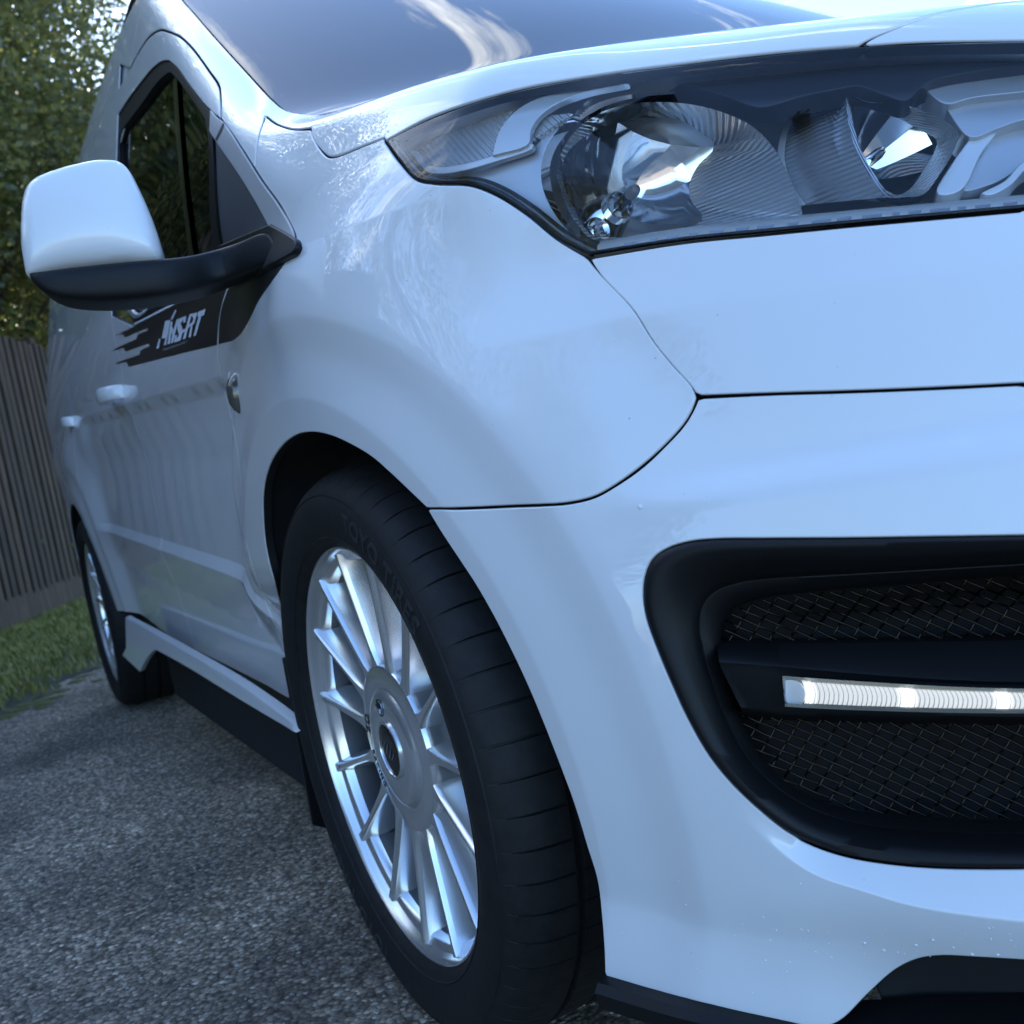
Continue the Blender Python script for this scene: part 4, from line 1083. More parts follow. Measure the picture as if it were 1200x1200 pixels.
# roof and the van's far skin
def shell(name, n0, us, vs, fn, m):
    V = [fn(u, v) for v in vs for u in us]; n = len(us); F = [(i * n + j, i * n + j + 1, (i + 1) * n + j + 1, (i + 1) * n + j) for i in range(len(vs) - 1) for j in range(n - 1)]
    o = mesh(name, V, F, m, None, True); recalc(o, 40); return child(o)
rf = vpanel("roof", [('xy', [(p0[0], p0[1]), (p0[0] + .12, -.35), (p0[0] + .16, 0), (p0[0] + .12, .35), (p0[0], -p0[1])]), ('xy', [(p0[0], -p0[1]), (-1.6, .665), (-3.38, .655)]), ('xy', [(-3.38, .655), (-3.38, -.655)]), ('xy', [(-3.38, -.655), (-1.6, -.665), (p0[0], p0[1])])], (0, 0, 1), M['paint'], None, res=.04, step=.02)
child(box('headliner', (-3.3, -.655, 1.645), (-.99, .655, 1.675), M['dark']))
for sy in (-1, 1): child(box('side_lining', (-3.3, sy * .665 - .015, 1.48), (-1.22, sy * .665 + .015, 1.72), M['dark'])); child(box('side_lining', (-1.22, sy * .655 - .012, 1.30), (-.98, sy * .655 + .012, 1.64), M['dark']))
# roof side and cant rail above the doors
rail = vpanel("cant_rail", [('px', [(200, 39), (211, 44), (225, 57), (245, 84), (256, 101), (258, 118), (258, 139)]), ('px', [(258, 139), (246, 129), (235, 117), (220, 97), (207, 79), (198, 71)]),
      ('px', [(198, 71), (190, 71.5), (180, 78), (164, 97), (145, 123), (131, 150), (129.5, 187), (134, 230)]), ('px', [(134, 230), (137, 262)]), ('px', [(137, 262), (112, 262), (96, 235)]), ('px', [(96, 235), (103, 192), (120, 145), (138, 106), (152, 82)]), ('px', [(152, 82), (163, 61), (176, 43), (188, 36.5), (200, 39)])],
      (.1, -.93, .35), M['paint'], None, res=.014, step=.008, rim=(.0014, .010))
up = vpanel("upper_side", [('xz', [(P_WS[0], P_WS[2]), (-1.25, 1.70), (-1.6, 1.735), (-2.3, 1.76), (-3.40, 1.74)]), ('xz', [(-3.40, 1.74), (-3.40, 1.625)]), ('xz', [(-3.40, 1.625), (-2.4, 1.625), (-1.31, 1.622)]), ('xyz', [fromside([(-1.31, 1.622)])[0], P152]), ('xyz', [P152, P_WS])], (0, -1, .45), M['paint'], None, res=.02, step=.012)
child(panel('rail_backing', [('xz', [(-1.62, 1.42), (-1.62, 1.655), (-1.05, 1.60), (-1.05, 1.50)]), ('xz', [(-1.05, 1.50), (-1.3, 1.45), (-1.62, 1.42)])], (0, -1, .3), M['paint'], None, depth=.007, gap=0, res=.02, step=.012))
# side windows
G_OUT = [(246, 129), (235, 117), (220, 97), (207, 79), (198, 71), (190, 72), (180, 79), (165, 97), (145, 124), (132, 150), (130.5, 187), (138, 290), (149, 360), (153, 372), (160, 383)]
seal = [('px', G_OUT), ('px', [(160, 383), (220, 352), (268, 331)]), ('px', [(268, 331), (258, 289), (252, 240), (249, 170), (246, 129)])]
fr = panel("window_frame", seal, (.1, -.97, .25), M['black'], None, depth=.004, gap=.001, res=.014, step=.006, rim=(.001, .02), edge=M['black'],
    holes=[[('px', [(240, 140), (232, 127), (219, 109), (207, 92), (199, 85), (193, 88), (182, 99), (167, 120), (152, 140), (141, 156), (140, 187), (148, 290), (158, 350), (163, 362), (168, 367)]), ('px', [(168, 367), (215, 343), (253, 326)]), ('px', [(253, 326), (249, 289), (245, 240), (244, 170), (240, 140)])]])
child(fr, door) if False else None
fr.parent = door; fr.matrix_parent_inverse = Matrix.Identity(4)
gl = panel("window_pane", [('px', [(243, 135), (219, 103), (207, 86), (199, 79), (191, 82), (180, 93), (150, 136), (136, 154), (135, 187), (143, 290), (155, 358), (163, 368)]), ('px', [(163, 368), (215, 347), (258, 329)]), ('px', [(258, 329), (252, 289), (247, 200), (243, 135)])],
           (.1, -.97, .25), M['glassside'], None, depth=.014, gap=.0, res=.02, step=.01, rim=(.001, .003), edge=M['seal'])
gl.parent = door
bar_ = loft("window_bar", [([(201.5, 86), (206, 160), (213, 230), (221, 300), (226, 340)], .016), ([(201.5, 86), (206, 160), (213, 230), (221, 300), (226, 340)], .010), ([(207, 88), (211.5, 160), (218, 230), (227, 300), (232, 338)], .010), ([(207, 88), (211.5, 160), (218, 230), (227, 300), (232, 338)], .016)], 40, M['gloss'], door)
bs = loft("belt_strip", [([(157, 383), (220, 351.5), (268, 331.5)], .002), ([(157, 381), (220, 349.5), (268, 329.5)], -.003), ([(157, 379), (220, 347), (268, 327)], .003)], 30, M['satin'], door)
# bent bright seal at the window's rear lower corner
cs = loft("corner_seal", [([(147, 352), (152, 368), (158, 373), (170, 367)], .004), ([(150, 350), (155, 365), (160, 369), (171, 364)], .000), ([(154, 350), (159, 361), (164, 365), (173, 361)], .008)], 30, M['satingrey'], door)
# three-cornered trim ahead of the door glass
tri = panel("sail_trim", [('px', [(246, 129), (252, 137), (260, 143), (280, 173), (305, 213), (325, 241), (342, 271), (344, 285), (342, 293)]), ('px', [(342, 293), (305, 313), (268, 331)]), ('px', [(268, 331), (257, 289)]), ('px', [(257, 289), (314, 264)]), ('px', [(314, 264), (300, 238), (280, 205), (252, 164), (245, 153)]), ('px', [(245, 153), (246, 129)])],
            (.3, -.9, .25), M['trim'], None, depth=-.004, gap=.0006, res=.012, step=.005, rim=(.0016, .012), edge=M['black']); child(tri)
ft = panel("mirror_foot", [('px', [(256, 290), (285, 277.5), (314, 265)]), ('px', [(314, 265), (330, 273), (344, 282)]), ('px', [(344, 282), (345.5, 288), (342.5, 294.5)]), ('px', [(342.5, 294.5), (305, 314), (268, 332)]), ('px', [(268, 332), (262, 310), (256, 290)])], (.3, -.9, .25), M['black'], None, depth=-.0075, gap=0, res=.012, step=.005, rim=(.003, .008), edge=M['black']); child(ft)
tri2 = panel("sail_panel", [('px', [(244, 150), (252, 163), (280, 204), (300, 237), (315, 264)]), ('px', [(315, 264), (256, 290)]), ('px', [(256, 290), (252, 240), (249, 180), (244, 150)])], (.3, -.9, .25), mat("sail_grey", (.055, .058, .065), .55), None, depth=.008, gap=0, res=.014, step=.006, rim=(.001, .01), edge=M['black']); child(tri2)
sp_ = loft("sail_joint", [([(261, 144), (252, 163)], -.0042), ([(263, 145), (254, 165)], -.0046)], 8, M['seal'], tri); sp_.matrix_parent_inverse = Matrix.Identity(4)

# ---- door mirror
mir = empty("door_mirror"); child(mir); mir.matrix_parent_inverse = Matrix.Translation((1.3, 0, 0))
MN = np.array([.93, -.30, .12]); MN /= np.linalg.norm(MN); MO = np.array([-.10, -1.02, .98])
def onplane(px, off=0.0):
    D = ray(np.array([p[0] for p in px], float), np.array([p[1] for p in px], float))
    t = ((MO - CAM_C) @ MN + off) / (D @ MN); return CAM_C + D * t[:, None]
MS = cr([(30, 315), (26.5, 290), (26, 262), (28.5, 235), (34, 220), (45, 210.5), (75, 199.5), (105, 192.5), (128, 190), (143, 192.5), (152, 201), (162, 219), (176, 250), (185, 275), (191, 299)], n=6)
MB = cr([(191, 299), (188, 308), (150, 313), (110, 317), (70, 322), (34, 326), (30, 317)], n=6)[1:-1]
def pillow(name, px, bulge, back, m, parent, off=0.0, pw=.42, rng=.045, res=.006):
    P = resample(onplane(px, off), .004, True)
    a = np.cross([0, 0, 1.], MN); a /= np.linalg.norm(a); b = np.cross(MN, a)
    q = np.stack([P @ a, P @ b], -1); lo, hi = q.min(0), q.max(0)
    gx, gy = np.meshgrid(np.arange(lo[0], hi[0], res), np.arange(lo[1], hi[1], res)); g = np.stack([gx.ravel(), gy.ravel()], -1)
    g = g[inpoly(g, q)]; d = distpoly(g, q); g = g[d > res * .3]
    # extra rows close to the rim
    extra = []
    for dd in (.0008, .002, .0038, .0065):
        e, _ = inset2(q, dd); extra.append(e)
    g = g[distpoly(g, q) > .009]
    n0 = len(q); V2 = np.vstack([q] + extra + [g]); ed = [(i, (i + 1) % n0) for i in range(n0)]
    vo, eo, fo, ov, oe, of = delaunay_2d_cdt([Vector(v) for v in V2], ed, [], 0, 1e-7, True)
    vo = np.array([tuple(v) for v in vo]); F = np.array([tuple(f) for f in fo]); F = [tuple(f) for f in F[inpoly(vo[F].mean(1), q)]]
    inv = {}
    for i, o_ in enumerate(ov):
        for j in o_: inv[j] = i
    gs_ = .003; gx, gy = np.meshgrid(np.arange(lo[0] - .01, hi[0] + .01, gs_), np.arange(lo[1] - .01, hi[1] + .01, gs_)); ins = inpoly(np.stack([gx.ravel(), gy.ravel()], -1), q).reshape(gx.shape); U = np.zeros(gx.shape)
    for _ in range(2500): U[1:-1, 1:-1] = np.where(ins[1:-1, 1:-1], .25 * (U[2:, 1:-1] + U[:-2, 1:-1] + U[1:-1, 2:] + U[1:-1, :-2]) + 1, 0)
    fx = (vo[:, 0] - gx[0, 0]) / gs_; fy = (vo[:, 1] - gy[0, 0]) / gs_; ix = fx.astype(int); iy = fy.astype(int); fx -= ix; fy -= iy
    u_ = U[iy, ix] * (1 - fx) * (1 - fy) + U[iy, ix + 1] * fx * (1 - fy) + U[iy + 1, ix] * (1 - fx) * fy + U[iy + 1, ix + 1] * fx * fy
    d = distpoly(vo, q); h = bulge * (u_ / U.max()) ** .62 * .62 + .013 * (1 - (1 - np.clip(d / .014, 0, 1)) ** 2) ** .5
    c0 = P @ MN
    V = vo[:, :1] * a + vo[:, 1:] * b + MN * (c0.mean() + h[:, None])
    ids = [inv[i] for i in range(n0)]; nb = len(V); V = np.vstack([V, V[ids] * 1 - MN * back]); ctr = V[ids].mean(0)
    V[nb:] = V[nb:] + (ctr - MN * back - V[nb:]) * .06
    F += [(ids[i], ids[(i + 1) % n0], nb + (i + 1) % n0, nb + i) for i in range(n0)]
    F.append(tuple(range(nb, nb + n0)))
    o = mesh(name, V, F, m, parent, True); recalc(o, 50); return o
pillow("mirror_shell", np.vstack([MS, MB]), .034, .070, M['paint'], mir, rng=.058)
mg = mesh("mirror_glass", onplane([(40, 300), (38, 235), (50, 222), (128, 202), (142, 205), (178, 290)], -.072), [(0, 1, 2, 3, 4, 5)], M['chrome'], mir, False)
# arm and foot: one continuous black casting from under the shell to the door
secs = []
def ring_pts(u, vt, vb, xoff, half):
    """a rounded section: top and bottom seen in the photograph, with its own thickness"""
    t, b = xoff
    T = t; B = b; c = .5 * (T + B); up_ = (T - B) / 2; return c, up_
arm = []
def ap(u, v, y):
    d = ray(np.array([u], float), np.array([v], float))[0]; return CAM_C + d * ((y - CAM_C[1]) / d[1])
def mp(u, v, off):
    return onplane([(u, v)], off)[0]
prof = [  # (top point, bottom point, thickness)
    (mp(30, 318.5, .012), mp(33, 324, .012), .05), (mp(40, 317, .02), mp(46, 340, .02), .07), (mp(70, 311.5, .03), mp(68, 351.5, .025), .085), (mp(110, 306.5, .032), mp(110, 353.5, .028), .090), (mp(150, 302.5, .030), mp(150, 351.5, .026), .090),
    (mp(190, 300, .022), mp(190, 347.5, .02), .085)]
a1 = ap(222, 297, -.965); b1 = ap(232, 340, -.965); a2 = ap(256, 289, -.925); b2 = ap(266, 327.5, -.925); a3 = ap(290, 278, -.905); b3 = ap(300, 315.5, -.905); a4 = ap(314, 266, -.896); b4 = ap(336, 297.5, -.896)
prof += [(a1, b1, .08), (a2, b2, .075), (a3, b3, .055), (a4, b4, .02)]
V = []; K = 16
for T, B, th in prof:
    c = .5 * (T + B); h = (T - B) / 2; back = np.array([-1., .25, 0]); back /= np.linalg.norm(back)
    for k in range(K):
        t = 2 * math.pi * k / K; ct, st_ = math.cos(t), math.sin(t)
        e = lambda x: math.copysign(abs(x) ** .38, x)
        V.append(c + h * e(st_) + back * (th / 2) * (1 - e(ct)) )
F = [(i * K + k, i * K + (k + 1) % K, (i + 1) * K + (k + 1) % K, (i + 1) * K + k) for i in range(len(prof) - 1) for k in range(K)] + [tuple(range(K)), tuple(range((len(prof) - 1) * K, len(prof) * K))]
ma = mesh("mirror_arm", V, F, M['black'], mir, True); recalc(ma, 50)
md = ma.modifiers.new("smooth", 'SUBSURF'); md.levels = 2; md.render_levels = 2
# seams on the arm
# ---- decal: black vinyl laid on door and wing, with lettering
def decal(name, segs, m, parent, dep=-.0006):
    o = panel(name, segs, (0, -1, .1), m, None, depth=dep, gap=.0004, res=.010, step=.004, rim=(.0002, .0004), edge=m); 
    child(o) if parent is van else setattr(o, 'parent', parent); return o
TOPL = [(157, 382.5), (220, 351.5), (267, 331.5)]
LOWL = [(150, 430), (160, 427.5), (190, 420), (220, 413), (255, 404)]
teeth = [(150, 430), (146, 426.5), (148.5, 420)]
def L(t, off):      # along-decal helper: t 0 rear..1, between low and top lines
    return None
dl = [('px', [(135.5, 393), (157, 382.5), (220, 351.5), (267, 331.5)]), ('px', [(266.5, 334), (261, 350), (256, 375), (254, 400), (254, 404.5)]), ('px', [(254, 404.5), (220, 412.5), (190, 420), (151, 430)]), ('px', [(151, 430), (148, 424)]), ('px', [(148, 424), (135.5, 426.7)]), ('px', [(135.5, 426.7), (136.5, 424.5)]), ('px', [(136.5, 424.5), (163, 415.5)]),
      ('px', [(163, 415.5), (164.5, 410.5)]), ('px', [(164.5, 410.5), (175, 405.5)]), ('px', [(175, 405.5), (174.5, 402.5)]), ('px', [(174.5, 402.5), (147, 412)]), ('px', [(147, 412), (145, 407.5)]), ('px', [(145, 407.5), (133.5, 411)]), ('px', [(133.5, 411), (134, 408.7)]), ('px', [(134, 408.7), (160, 397)]), ('px', [(160, 397), (161.5, 391.5)]),
      ('px', [(161.5, 391.5), (173, 387)]), ('px', [(173, 387), (172.5, 384.5)]), ('px', [(172.5, 384.5), (146, 395.5)]), ('px', [(146, 395.5), (144.5, 391.5)]), ('px', [(144.5, 391.5), (135.5, 393)])]
decal("side_decal", dl, M['vinyl'], door)
decal("side_decal", [('px', [(269.5, 333), (306, 315.2), (337, 300), (342, 296.5)]), ('px', [(342, 296.5), (318, 330), (303, 352), (290, 378), (280, 393), (272, 399.5)]), ('px', [(272, 399.5), (256, 403.5)]), ('px', [(256, 403.5), (256.5, 385), (258.5, 366), (263, 350), (269.5, 333)])], M['vinyl'], van)
# the lettering: traced letter strokes, laid on the vinyl
def px_poly(name, polys, m, parent, dep):
    V = []; F = []
    for pl in polys:
        P = curve_px(pl, 2, dep) if False else onE(np.array(pl, float), dep); b0 = len(V); V += list(P); F.append(tuple(range(b0, b0 + len(pl))))
    o = mesh(name, V, F, m, parent, False); return o
def Z(pts): return [(180 + x / 17.143, 350 + y / 17.143) for x, y in pts]
LET = [Z([(430, 232), (462, 232), (375, 425), (340, 412)]), Z([(105, 815), (140, 800), (105, 1000), (55, 1000)]),
       Z([(235, 445), (335, 430), (250, 930), (205, 940), (240, 790), (160, 800)]),  # A
       Z([(340, 465), (380, 460), (330, 905), (275, 915)]), Z([(350, 640), (375, 560), (395, 620), (360, 720)]), Z([(465, 415), (500, 405), (390, 885), (345, 895), (375, 700)]),  # M
       Z([(510, 400), (655, 345), (640, 470), (600, 490), (595, 430), (540, 490), (570, 570), (585, 680), (540, 840), (410, 885), (425, 740), (470, 720), (460, 800), (510, 740), (480, 620), (470, 540)]),  # S
       Z([(590, 615), (640, 595), (625, 670), (575, 690)]),
       Z([(720, 320), (770, 300), (640, 800), (585, 815)]), Z([(770, 300), (880, 275), (845, 400), (800, 395), (770, 345), (745, 350)]), Z([(800, 395), (845, 400), (820, 500), (690, 590), (700, 530), (780, 470)]), Z([(745, 560), (785, 530), (750, 770), (700, 775)]),  # R
       Z([(890, 270), (1045, 200), (1015, 330), (960, 350), (850, 740), (800, 750), (900, 370), (880, 350)])]  # T
px_poly("decal_lettering", LET, M['silverprint'], door, -.0016)
# small second line of lettering
Vt, Ft = text_mesh("TECHNOLOGY", 1.0, 0, 0, 1.0, 0)
x0, x1 = Vt[:, 0].min(), Vt[:, 0].max()
pp = [(191.5 + (x - x0) / (x1 - x0) * 28, 411.5 - (x - x0) / (x1 - x0) * 10.5 - y * 3.2) for x, y, z in Vt]
mesh("decal_small_print", onE(np.array(pp), -.0015), Ft, M['trim'], door, False)
# ---- door handle, repeater, sliding-door end piece
def handle(cx, z, parent, k_=1.0):
    hy = fromside([(cx, z)])[0][1]
    V = []; n = 14; K = 12
    for i in range(n):
        s = i / (n - 1); x = cx + (.085 - s * .17) * k_; out = .034 * k_ * math.sin(math.pi * min(max(s, .0), 1)) ** .45 + .004; hgt = .015 + .004 * math.sin(math.pi * s)
        for k in range(K):
            t = 2 * math.pi * k / K; V.append((x, hy - out - .008 * math.cos(t), z + .006 * (s - .5) + hgt * math.copysign(abs(math.sin(t)) ** .7, math.sin(t))))
    F = [(i * K + k, i * K + (k + 1) % K, (i + 1) * K + (k + 1) % K, (i + 1) * K + k) for i in range(n - 1) for k in range(K)] + [tuple(range(K)), tuple(range((n - 1) * K, n * K))]
    o = mesh("door_handle", V, F, M['paint'], parent, True); recalc(o, 50); return o
hp = onE([(138, 462)])[0]
handle(hp[0], hp[2], door)
hp2 = onE([(84, 494)])[0]; handle(hp2[0], hp2[2], slide, .55)
lens = lathe_dir("side_repeater", [(.0005, .012), (.012, .0105), (.020, .007), (.025, .002), (.0265, -.001), (.0275, -.004)], onE([(277, 462)])[0], (0, -1, 0), 32, M['amber'], None)
lens.data.transform(Matrix.Identity(4)); child(lens)
for v in lens.data.vertices:
    p = onE([(277, 462)])[0]; v.co.x = p[0] + (v.co.x - p[0]) * .62
# beads of water on the bumper and lower wing
rngw = np.random.default_rng(5); V = []; F = []
uv = np.column_stack([rngw.uniform(705, 1190, 260), rngw.uniform(590, 1190, 260)])
uv = np.vstack([uv[(uv[:, 1] > 1030) | (rngw.random(260) < .10)], np.column_stack([rngw.uniform(900, 1190, 60), rngw.uniform(1085, 1122, 60)])])
uv = uv[rngw.random(len(uv)) < .55]; uv = uv[~inpoly(uv, np.array(VENT + VENT_R[1:], float))]; uv = uv[~inpoly(uv, np.array(C_OPEN + [(1250, 1300), (900, 1300)], float))]
uv = uv[uv[:, 1] < np.interp(uv[:, 0], [b_[0] for b_ in B_BOT], [b_[1] for b_ in B_BOT]) - 8]
P = onE(uv, 0); Nn = grad(P)
for p_, n_ in zip(P, Nn):
    if np.isnan(p_).any(): continue
    s_ = rngw.choice([.0005, .0008, .0012, .0018], p=[.55, .33, .10, .02]); u_ = np.cross(n_, [0, 0, 1.]); u_ /= np.linalg.norm(u_); v_ = np.cross(n_, u_); b0 = len(V)
    for r_, h_ in ((1, 0), (.82, .38), (.45, .60)):
        for j in range(10):
            a_ = j * .6283; V.append(p_ + (u_ * math.cos(a_) * s_ * r_ + v_ * math.sin(a_) * s_ * r_ * 1.15) + n_ * h_ * s_)
    F += [(b0 + r_ * 10 + j, b0 + r_ * 10 + (j + 1) % 10, b0 + (r_ + 1) * 10 + (j + 1) % 10, b0 + (r_ + 1) * 10 + j) for r_ in range(2) for j in range(10)] + [tuple(b0 + 20 + j for j in range(10))]
M['water'] = mat("water_bead", (.74, .75, .76), .3, coat=1, coat_rough=0)
dr = mesh("water_beads", V, F, M['water'], None, True); recalc(dr, 180); dr['kind'] = 'stuff'; child(dr)
# lower splitter and black centre under the bumper
def strip(name, tops, bots, m, out0=0, out1=0): pass
sp0 = boundary([('px', B_BOT[:1] + B_BOT[1:] )]); sp1 = boundary([('yz', [(-.62, .20), (-.4, .195), (0, .19)])])
P = np.vstack([resample(sp0, .02), resample(sp1, .02)]); 
n_ = grad(P); n_[:, 2] = 0; n_ /= np.linalg.norm(n_, axis=1, keepdims=True); V = []
for off, dz in ((-.03, .004), (.010, .000), (.016, -.006), (.014, -.020), (.0, -.024), (-.06, -.024)):
    for p, q_ in zip(P, n_): V.append(p + q_ * off + np.array([0, 0, dz]))
c = len(P); F = [(r * c + i, r * c + i + 1, (r + 1) * c + i + 1, (r + 1) * c + i) for r in range(5) for i in range(c - 1)]
child(recalc(mesh("front_splitter", V, F, M['black'], None, True), 35))
lo_ = panel("lower_intake", [('yz', [(-.72, .16), (-.72, .24), (-.5, .25), (0, .25)]), ('yz', [(0, .25), (0, .18)]), ('yz', [(0, .18), (-.4, .18), (-.72, .16)])], (.8, -.6, 0), M['dark'], None, depth=.03, gap=0, res=.02, step=.012); child(lo_)
# ---- the van's other half: the same sheets mirrored about its centre line
for o in [x for x in COL.objects if x.parent == van and x.type == 'MESH' and x.name.split('.')[0] in
          ('front_wing', 'grille_panel', 'bonnet', 'bonnet_trim', 'front_bumper', 'windscreen_pillar', 'door', 'sliding_door', 'rear_quarter', 'cant_rail', 'upper_side', 'arch_liner', 'side_skirt', 'front_splitter', 'sail_trim', 'sail_panel', 'mirror_foot', 'lower_intake')]:
    m_ = mirror_y(o); m_.parent = van; m_.matrix_parent_inverse = Matrix.Translation((1.3, 0, 0))
    if o == door:
        for k in [x for x in COL.objects if x.parent == door and x.name.split('.')[0] in ('window_frame', 'window_pane', 'window_bar', 'belt_strip')]: mirror_y(k, m_)
for root in (lamp, vent, mir):
    r2 = empty(root.name); child(r2); r2.matrix_parent_inverse = Matrix.Translation((1.3, 0, 0))
    for o in [x for x in COL.objects if x.parent == root and x.type == 'MESH']:
        m_ = mirror_y(o, r2)
        for k in [x for x in COL.objects if x.parent == o and x.type == 'MESH']: mirror_y(k, m_)
# ================================================================== ground, grass, fence, trees
rng = np.random.default_rng(11)
M['tarmac'] = mat("tarmac", (.045, .046, .05), .82)
n, l, b = nodes(M['tarmac'])
tc = n.new("ShaderNodeTexCoord")
def vor(scale, feature='F1'):
    v = n.new("ShaderNodeTexVoronoi"); v.inputs["Scale"].default_value = scale; v.feature = feature
    l.new(tc.outputs["Object"], v.inputs["Vector"]); return v
def nz_(scale, detail=4):
    v = n.new("ShaderNodeTexNoise"); v.inputs["Scale"].default_value = scale; v.inputs["Detail"].default_value = detail
    l.new(tc.outputs["Object"], v.inputs["Vector"]); return v
def ramp(src, stops):
    r = n.new("ShaderNodeValToRGB"); e = r.color_ramp.elements
    while len(e) < len(stops): e.new(.5)
    for k, (p, c) in enumerate(stops): e[k].position = p; e[k].color = (*c, 1)
    l.new(src, r.inputs[0]); return r.outputs[0]
def mixc(a, b_, f, blend='MIX'):
    m = n.new("ShaderNodeMix"); m.data_type = 'RGBA'; m.blend_type = blend
    for nm, v in (("A", a), ("B", b_), ("Factor", f)):
        if isinstance(v, (int, float)): m.inputs[nm].default_value = v
        elif isinstance(v, tuple): m.inputs[nm].default_value = (*v, 1)
        else: l.new(v, m.inputs[nm])
    return m.outputs["Result"]
v1 = vor(135); v2 = vor(300)
chip = ramp(v1.outputs["Color"], [(.18, (.075, .060, .044)), (.50, (.20, .165, .125)), (.80, (.46, .385, .29)), (.96, (.86, .76, .62))])
chip2 = ramp(v2.outputs["Color"], [(.3, (.11, .094, .075)), (.8, (.30, .26, .21))])
col = mixc(chip, chip2, .35)
edge = ramp(v1.outputs["Distance"], [(.0, (1, 1, 1)), (.5, (.9, .9, .9)), (.8, (.30, .30, .30))])
col = mixc(col, edge, 1.0, 'MULTIPLY')
patch = ramp(nz_(2.2, 5).outputs["Fac"], [(.36, (.80, .77, .74)), (.64, (1.85, 1.72, 1.58))])
col = mixc(col, patch, 1.0, 'MULTIPLY')
fine = ramp(nz_(38, 3).outputs["Fac"], [(.38, (.75, .75, .75)), (.62, (1.2, 1.2, 1.2))])
col = mixc(col, fine, 1.0, 'MULTIPLY')
l.new(col, b.inputs["Base Color"])
bp = n.new("ShaderNodeBump"); bp.inputs["Strength"].default_value = .9; bp.inputs["Distance"].default_value = .004
inv = n.new("ShaderNodeMath"); inv.operation = 'SUBTRACT'; inv.inputs[0].default_value = 1; l.new(v1.outputs["Distance"], inv.inputs[1]); l.new(inv.outputs[0], bp.inputs["Height"])
l.new(bp.outputs[0], b.inputs["Normal"])
tarmac = mesh("tarmac_ground", [(-400, -400, 0), (400, -400, 0), (400, 400, 0), (-400, 400, 0)], [(0, 1, 2, 3)], M['tarmac'], None, False); tarmac['kind'] = 'structure'
# loose stone chips standing proud of the tarmac close by
V = []; F = []
for _ in range(9000):
    x = rng.uniform(-2.6, .35); y = rng.uniform(-2.3, -.45); s = rng.uniform(.0012, .0040); h = s * rng.uniform(.25, .55); a0 = rng.uniform(0, 6.28); b0 = len(V)
    k = 5
    for j in range(k):
        a = a0 + j * 6.283 / k; rr = s * rng.uniform(.7, 1.15); V.append((x + rr * math.cos(a), y + rr * math.sin(a), .0002))
    for j in range(k):
        a = a0 + j * 6.283 / k; rr = s * rng.uniform(.4, .7); V.append((x + rr * math.cos(a), y + rr * math.sin(a), h))
    F += [(b0 + j, b0 + (j + 1) % k, b0 + k + (j + 1) % k, b0 + k + j) for j in range(k)] + [tuple(b0 + k + j for j in range(k))]
M['chip'] = mat("stone_chip", (.09, .09, .095), .75)
add_noise(M['chip'], 45, (.06, .054, .046), (.42, .39, .34), 2, .5)
tag(mesh("gravel_chips", V, F, M['chip'], None, False), "pale stone chips standing out of the worn tarmac", kind='stuff')

def lawn_w(t): return np.maximum(2.2 - .33 * np.asarray(t, float), .75) + .07 * np.sin(np.asarray(t) * 2.3) + .04 * np.sin(np.asarray(t) * 7.1) + .03 * np.sin(np.asarray(t) * 17.)
# fence line: through two measured points
FA = np.array([-6.40, -1.15]); FD = np.array([1.58, -.71]); FD /= np.linalg.norm(FD); FN = np.array([-FD[1], FD[0]])   # FN points to the van
if FN @ (np.array([0, 0]) - FA) < 0: FN = -FN
def edge_off(t): return .0
# lawn strip between tarmac and fence
ts = np.linspace(-7, 9.0, 260); V = []; 
for t in ts:
    p = FA + FD * t; wv = float(lawn_w(t))
    q_ = p + FN * wv; o_ = p - FN * 30
    V += [(o_[0], o_[1], .004), (p[0], p[1], .012), (q_[0] - FN[0] * .25, q_[1] - FN[1] * .25, .016), (q_[0], q_[1], .004)]
F = [(i * 4 + j, i * 4 + j + 1, i * 4 + 5 + j, i * 4 + 4 + j) for i in range(len(ts) - 1) for j in range(3)]
M['soil'] = mat("lawn_soil", (.06, .06, .03), .95)
add_noise(M['soil'], 6, (.030, .040, .014), (.085, .080, .045), 8, .7)
lawn = mesh("lawn_ground", V, F, M['soil'], None, True); recalc(lawn); lawn['kind'] = 'structure'
# grass blades
NBL = 62000
t = rng.uniform(-2.2, 4.5, NBL); lim = lawn_w(t); w = .02 + rng.random(NBL) * (np.minimum(lim, 2.6) - .02) + np.maximum(lim - 2.6, 0)
patchn = np.sin(t * 3.1 + 1) * np.sin(w * 4.3 + t) + .6 * np.sin(t * 9 + w * 7)
keep = (w < lim - .01) & (rng.random(NBL) < np.clip((lim - w) / .45, .12, 1) * np.clip(.8 + .35 * patchn, .25, 1))
t, w = t[keep], w[keep]; m_ = len(t)
base = FA + t[:, None] * FD + w[:, None] * FN
h = rng.uniform(.018, .055, m_); az = rng.uniform(0, 6.283, m_); lean = rng.uniform(.1, 1.0, m_) * h; wd = rng.uniform(.0022, .0045, m_)
dx, dy = np.cos(az), np.sin(az)
P0 = np.stack([base[:, 0] - dy * wd, base[:, 1] + dx * wd, np.full(m_, .008)], -1); P1 = np.stack([base[:, 0] + dy * wd, base[:, 1] - dx * wd, np.full(m_, .008)], -1)
P2 = np.stack([base[:, 0] + dx * lean * .4 - dy * wd * .7, base[:, 1] + dy * lean * .4 + dx * wd * .7, .008 + h * .6], -1); P3 = np.stack([base[:, 0] + dx * lean * .4 + dy * wd * .7, base[:, 1] + dy * lean * .4 - dx * wd * .7, .008 + h * .6], -1)
P4 = np.stack([base[:, 0] + dx * lean, base[:, 1] + dy * lean, .008 + h], -1)
V = np.stack([P0, P1, P2, P3, P4], 1).reshape(-1, 3)
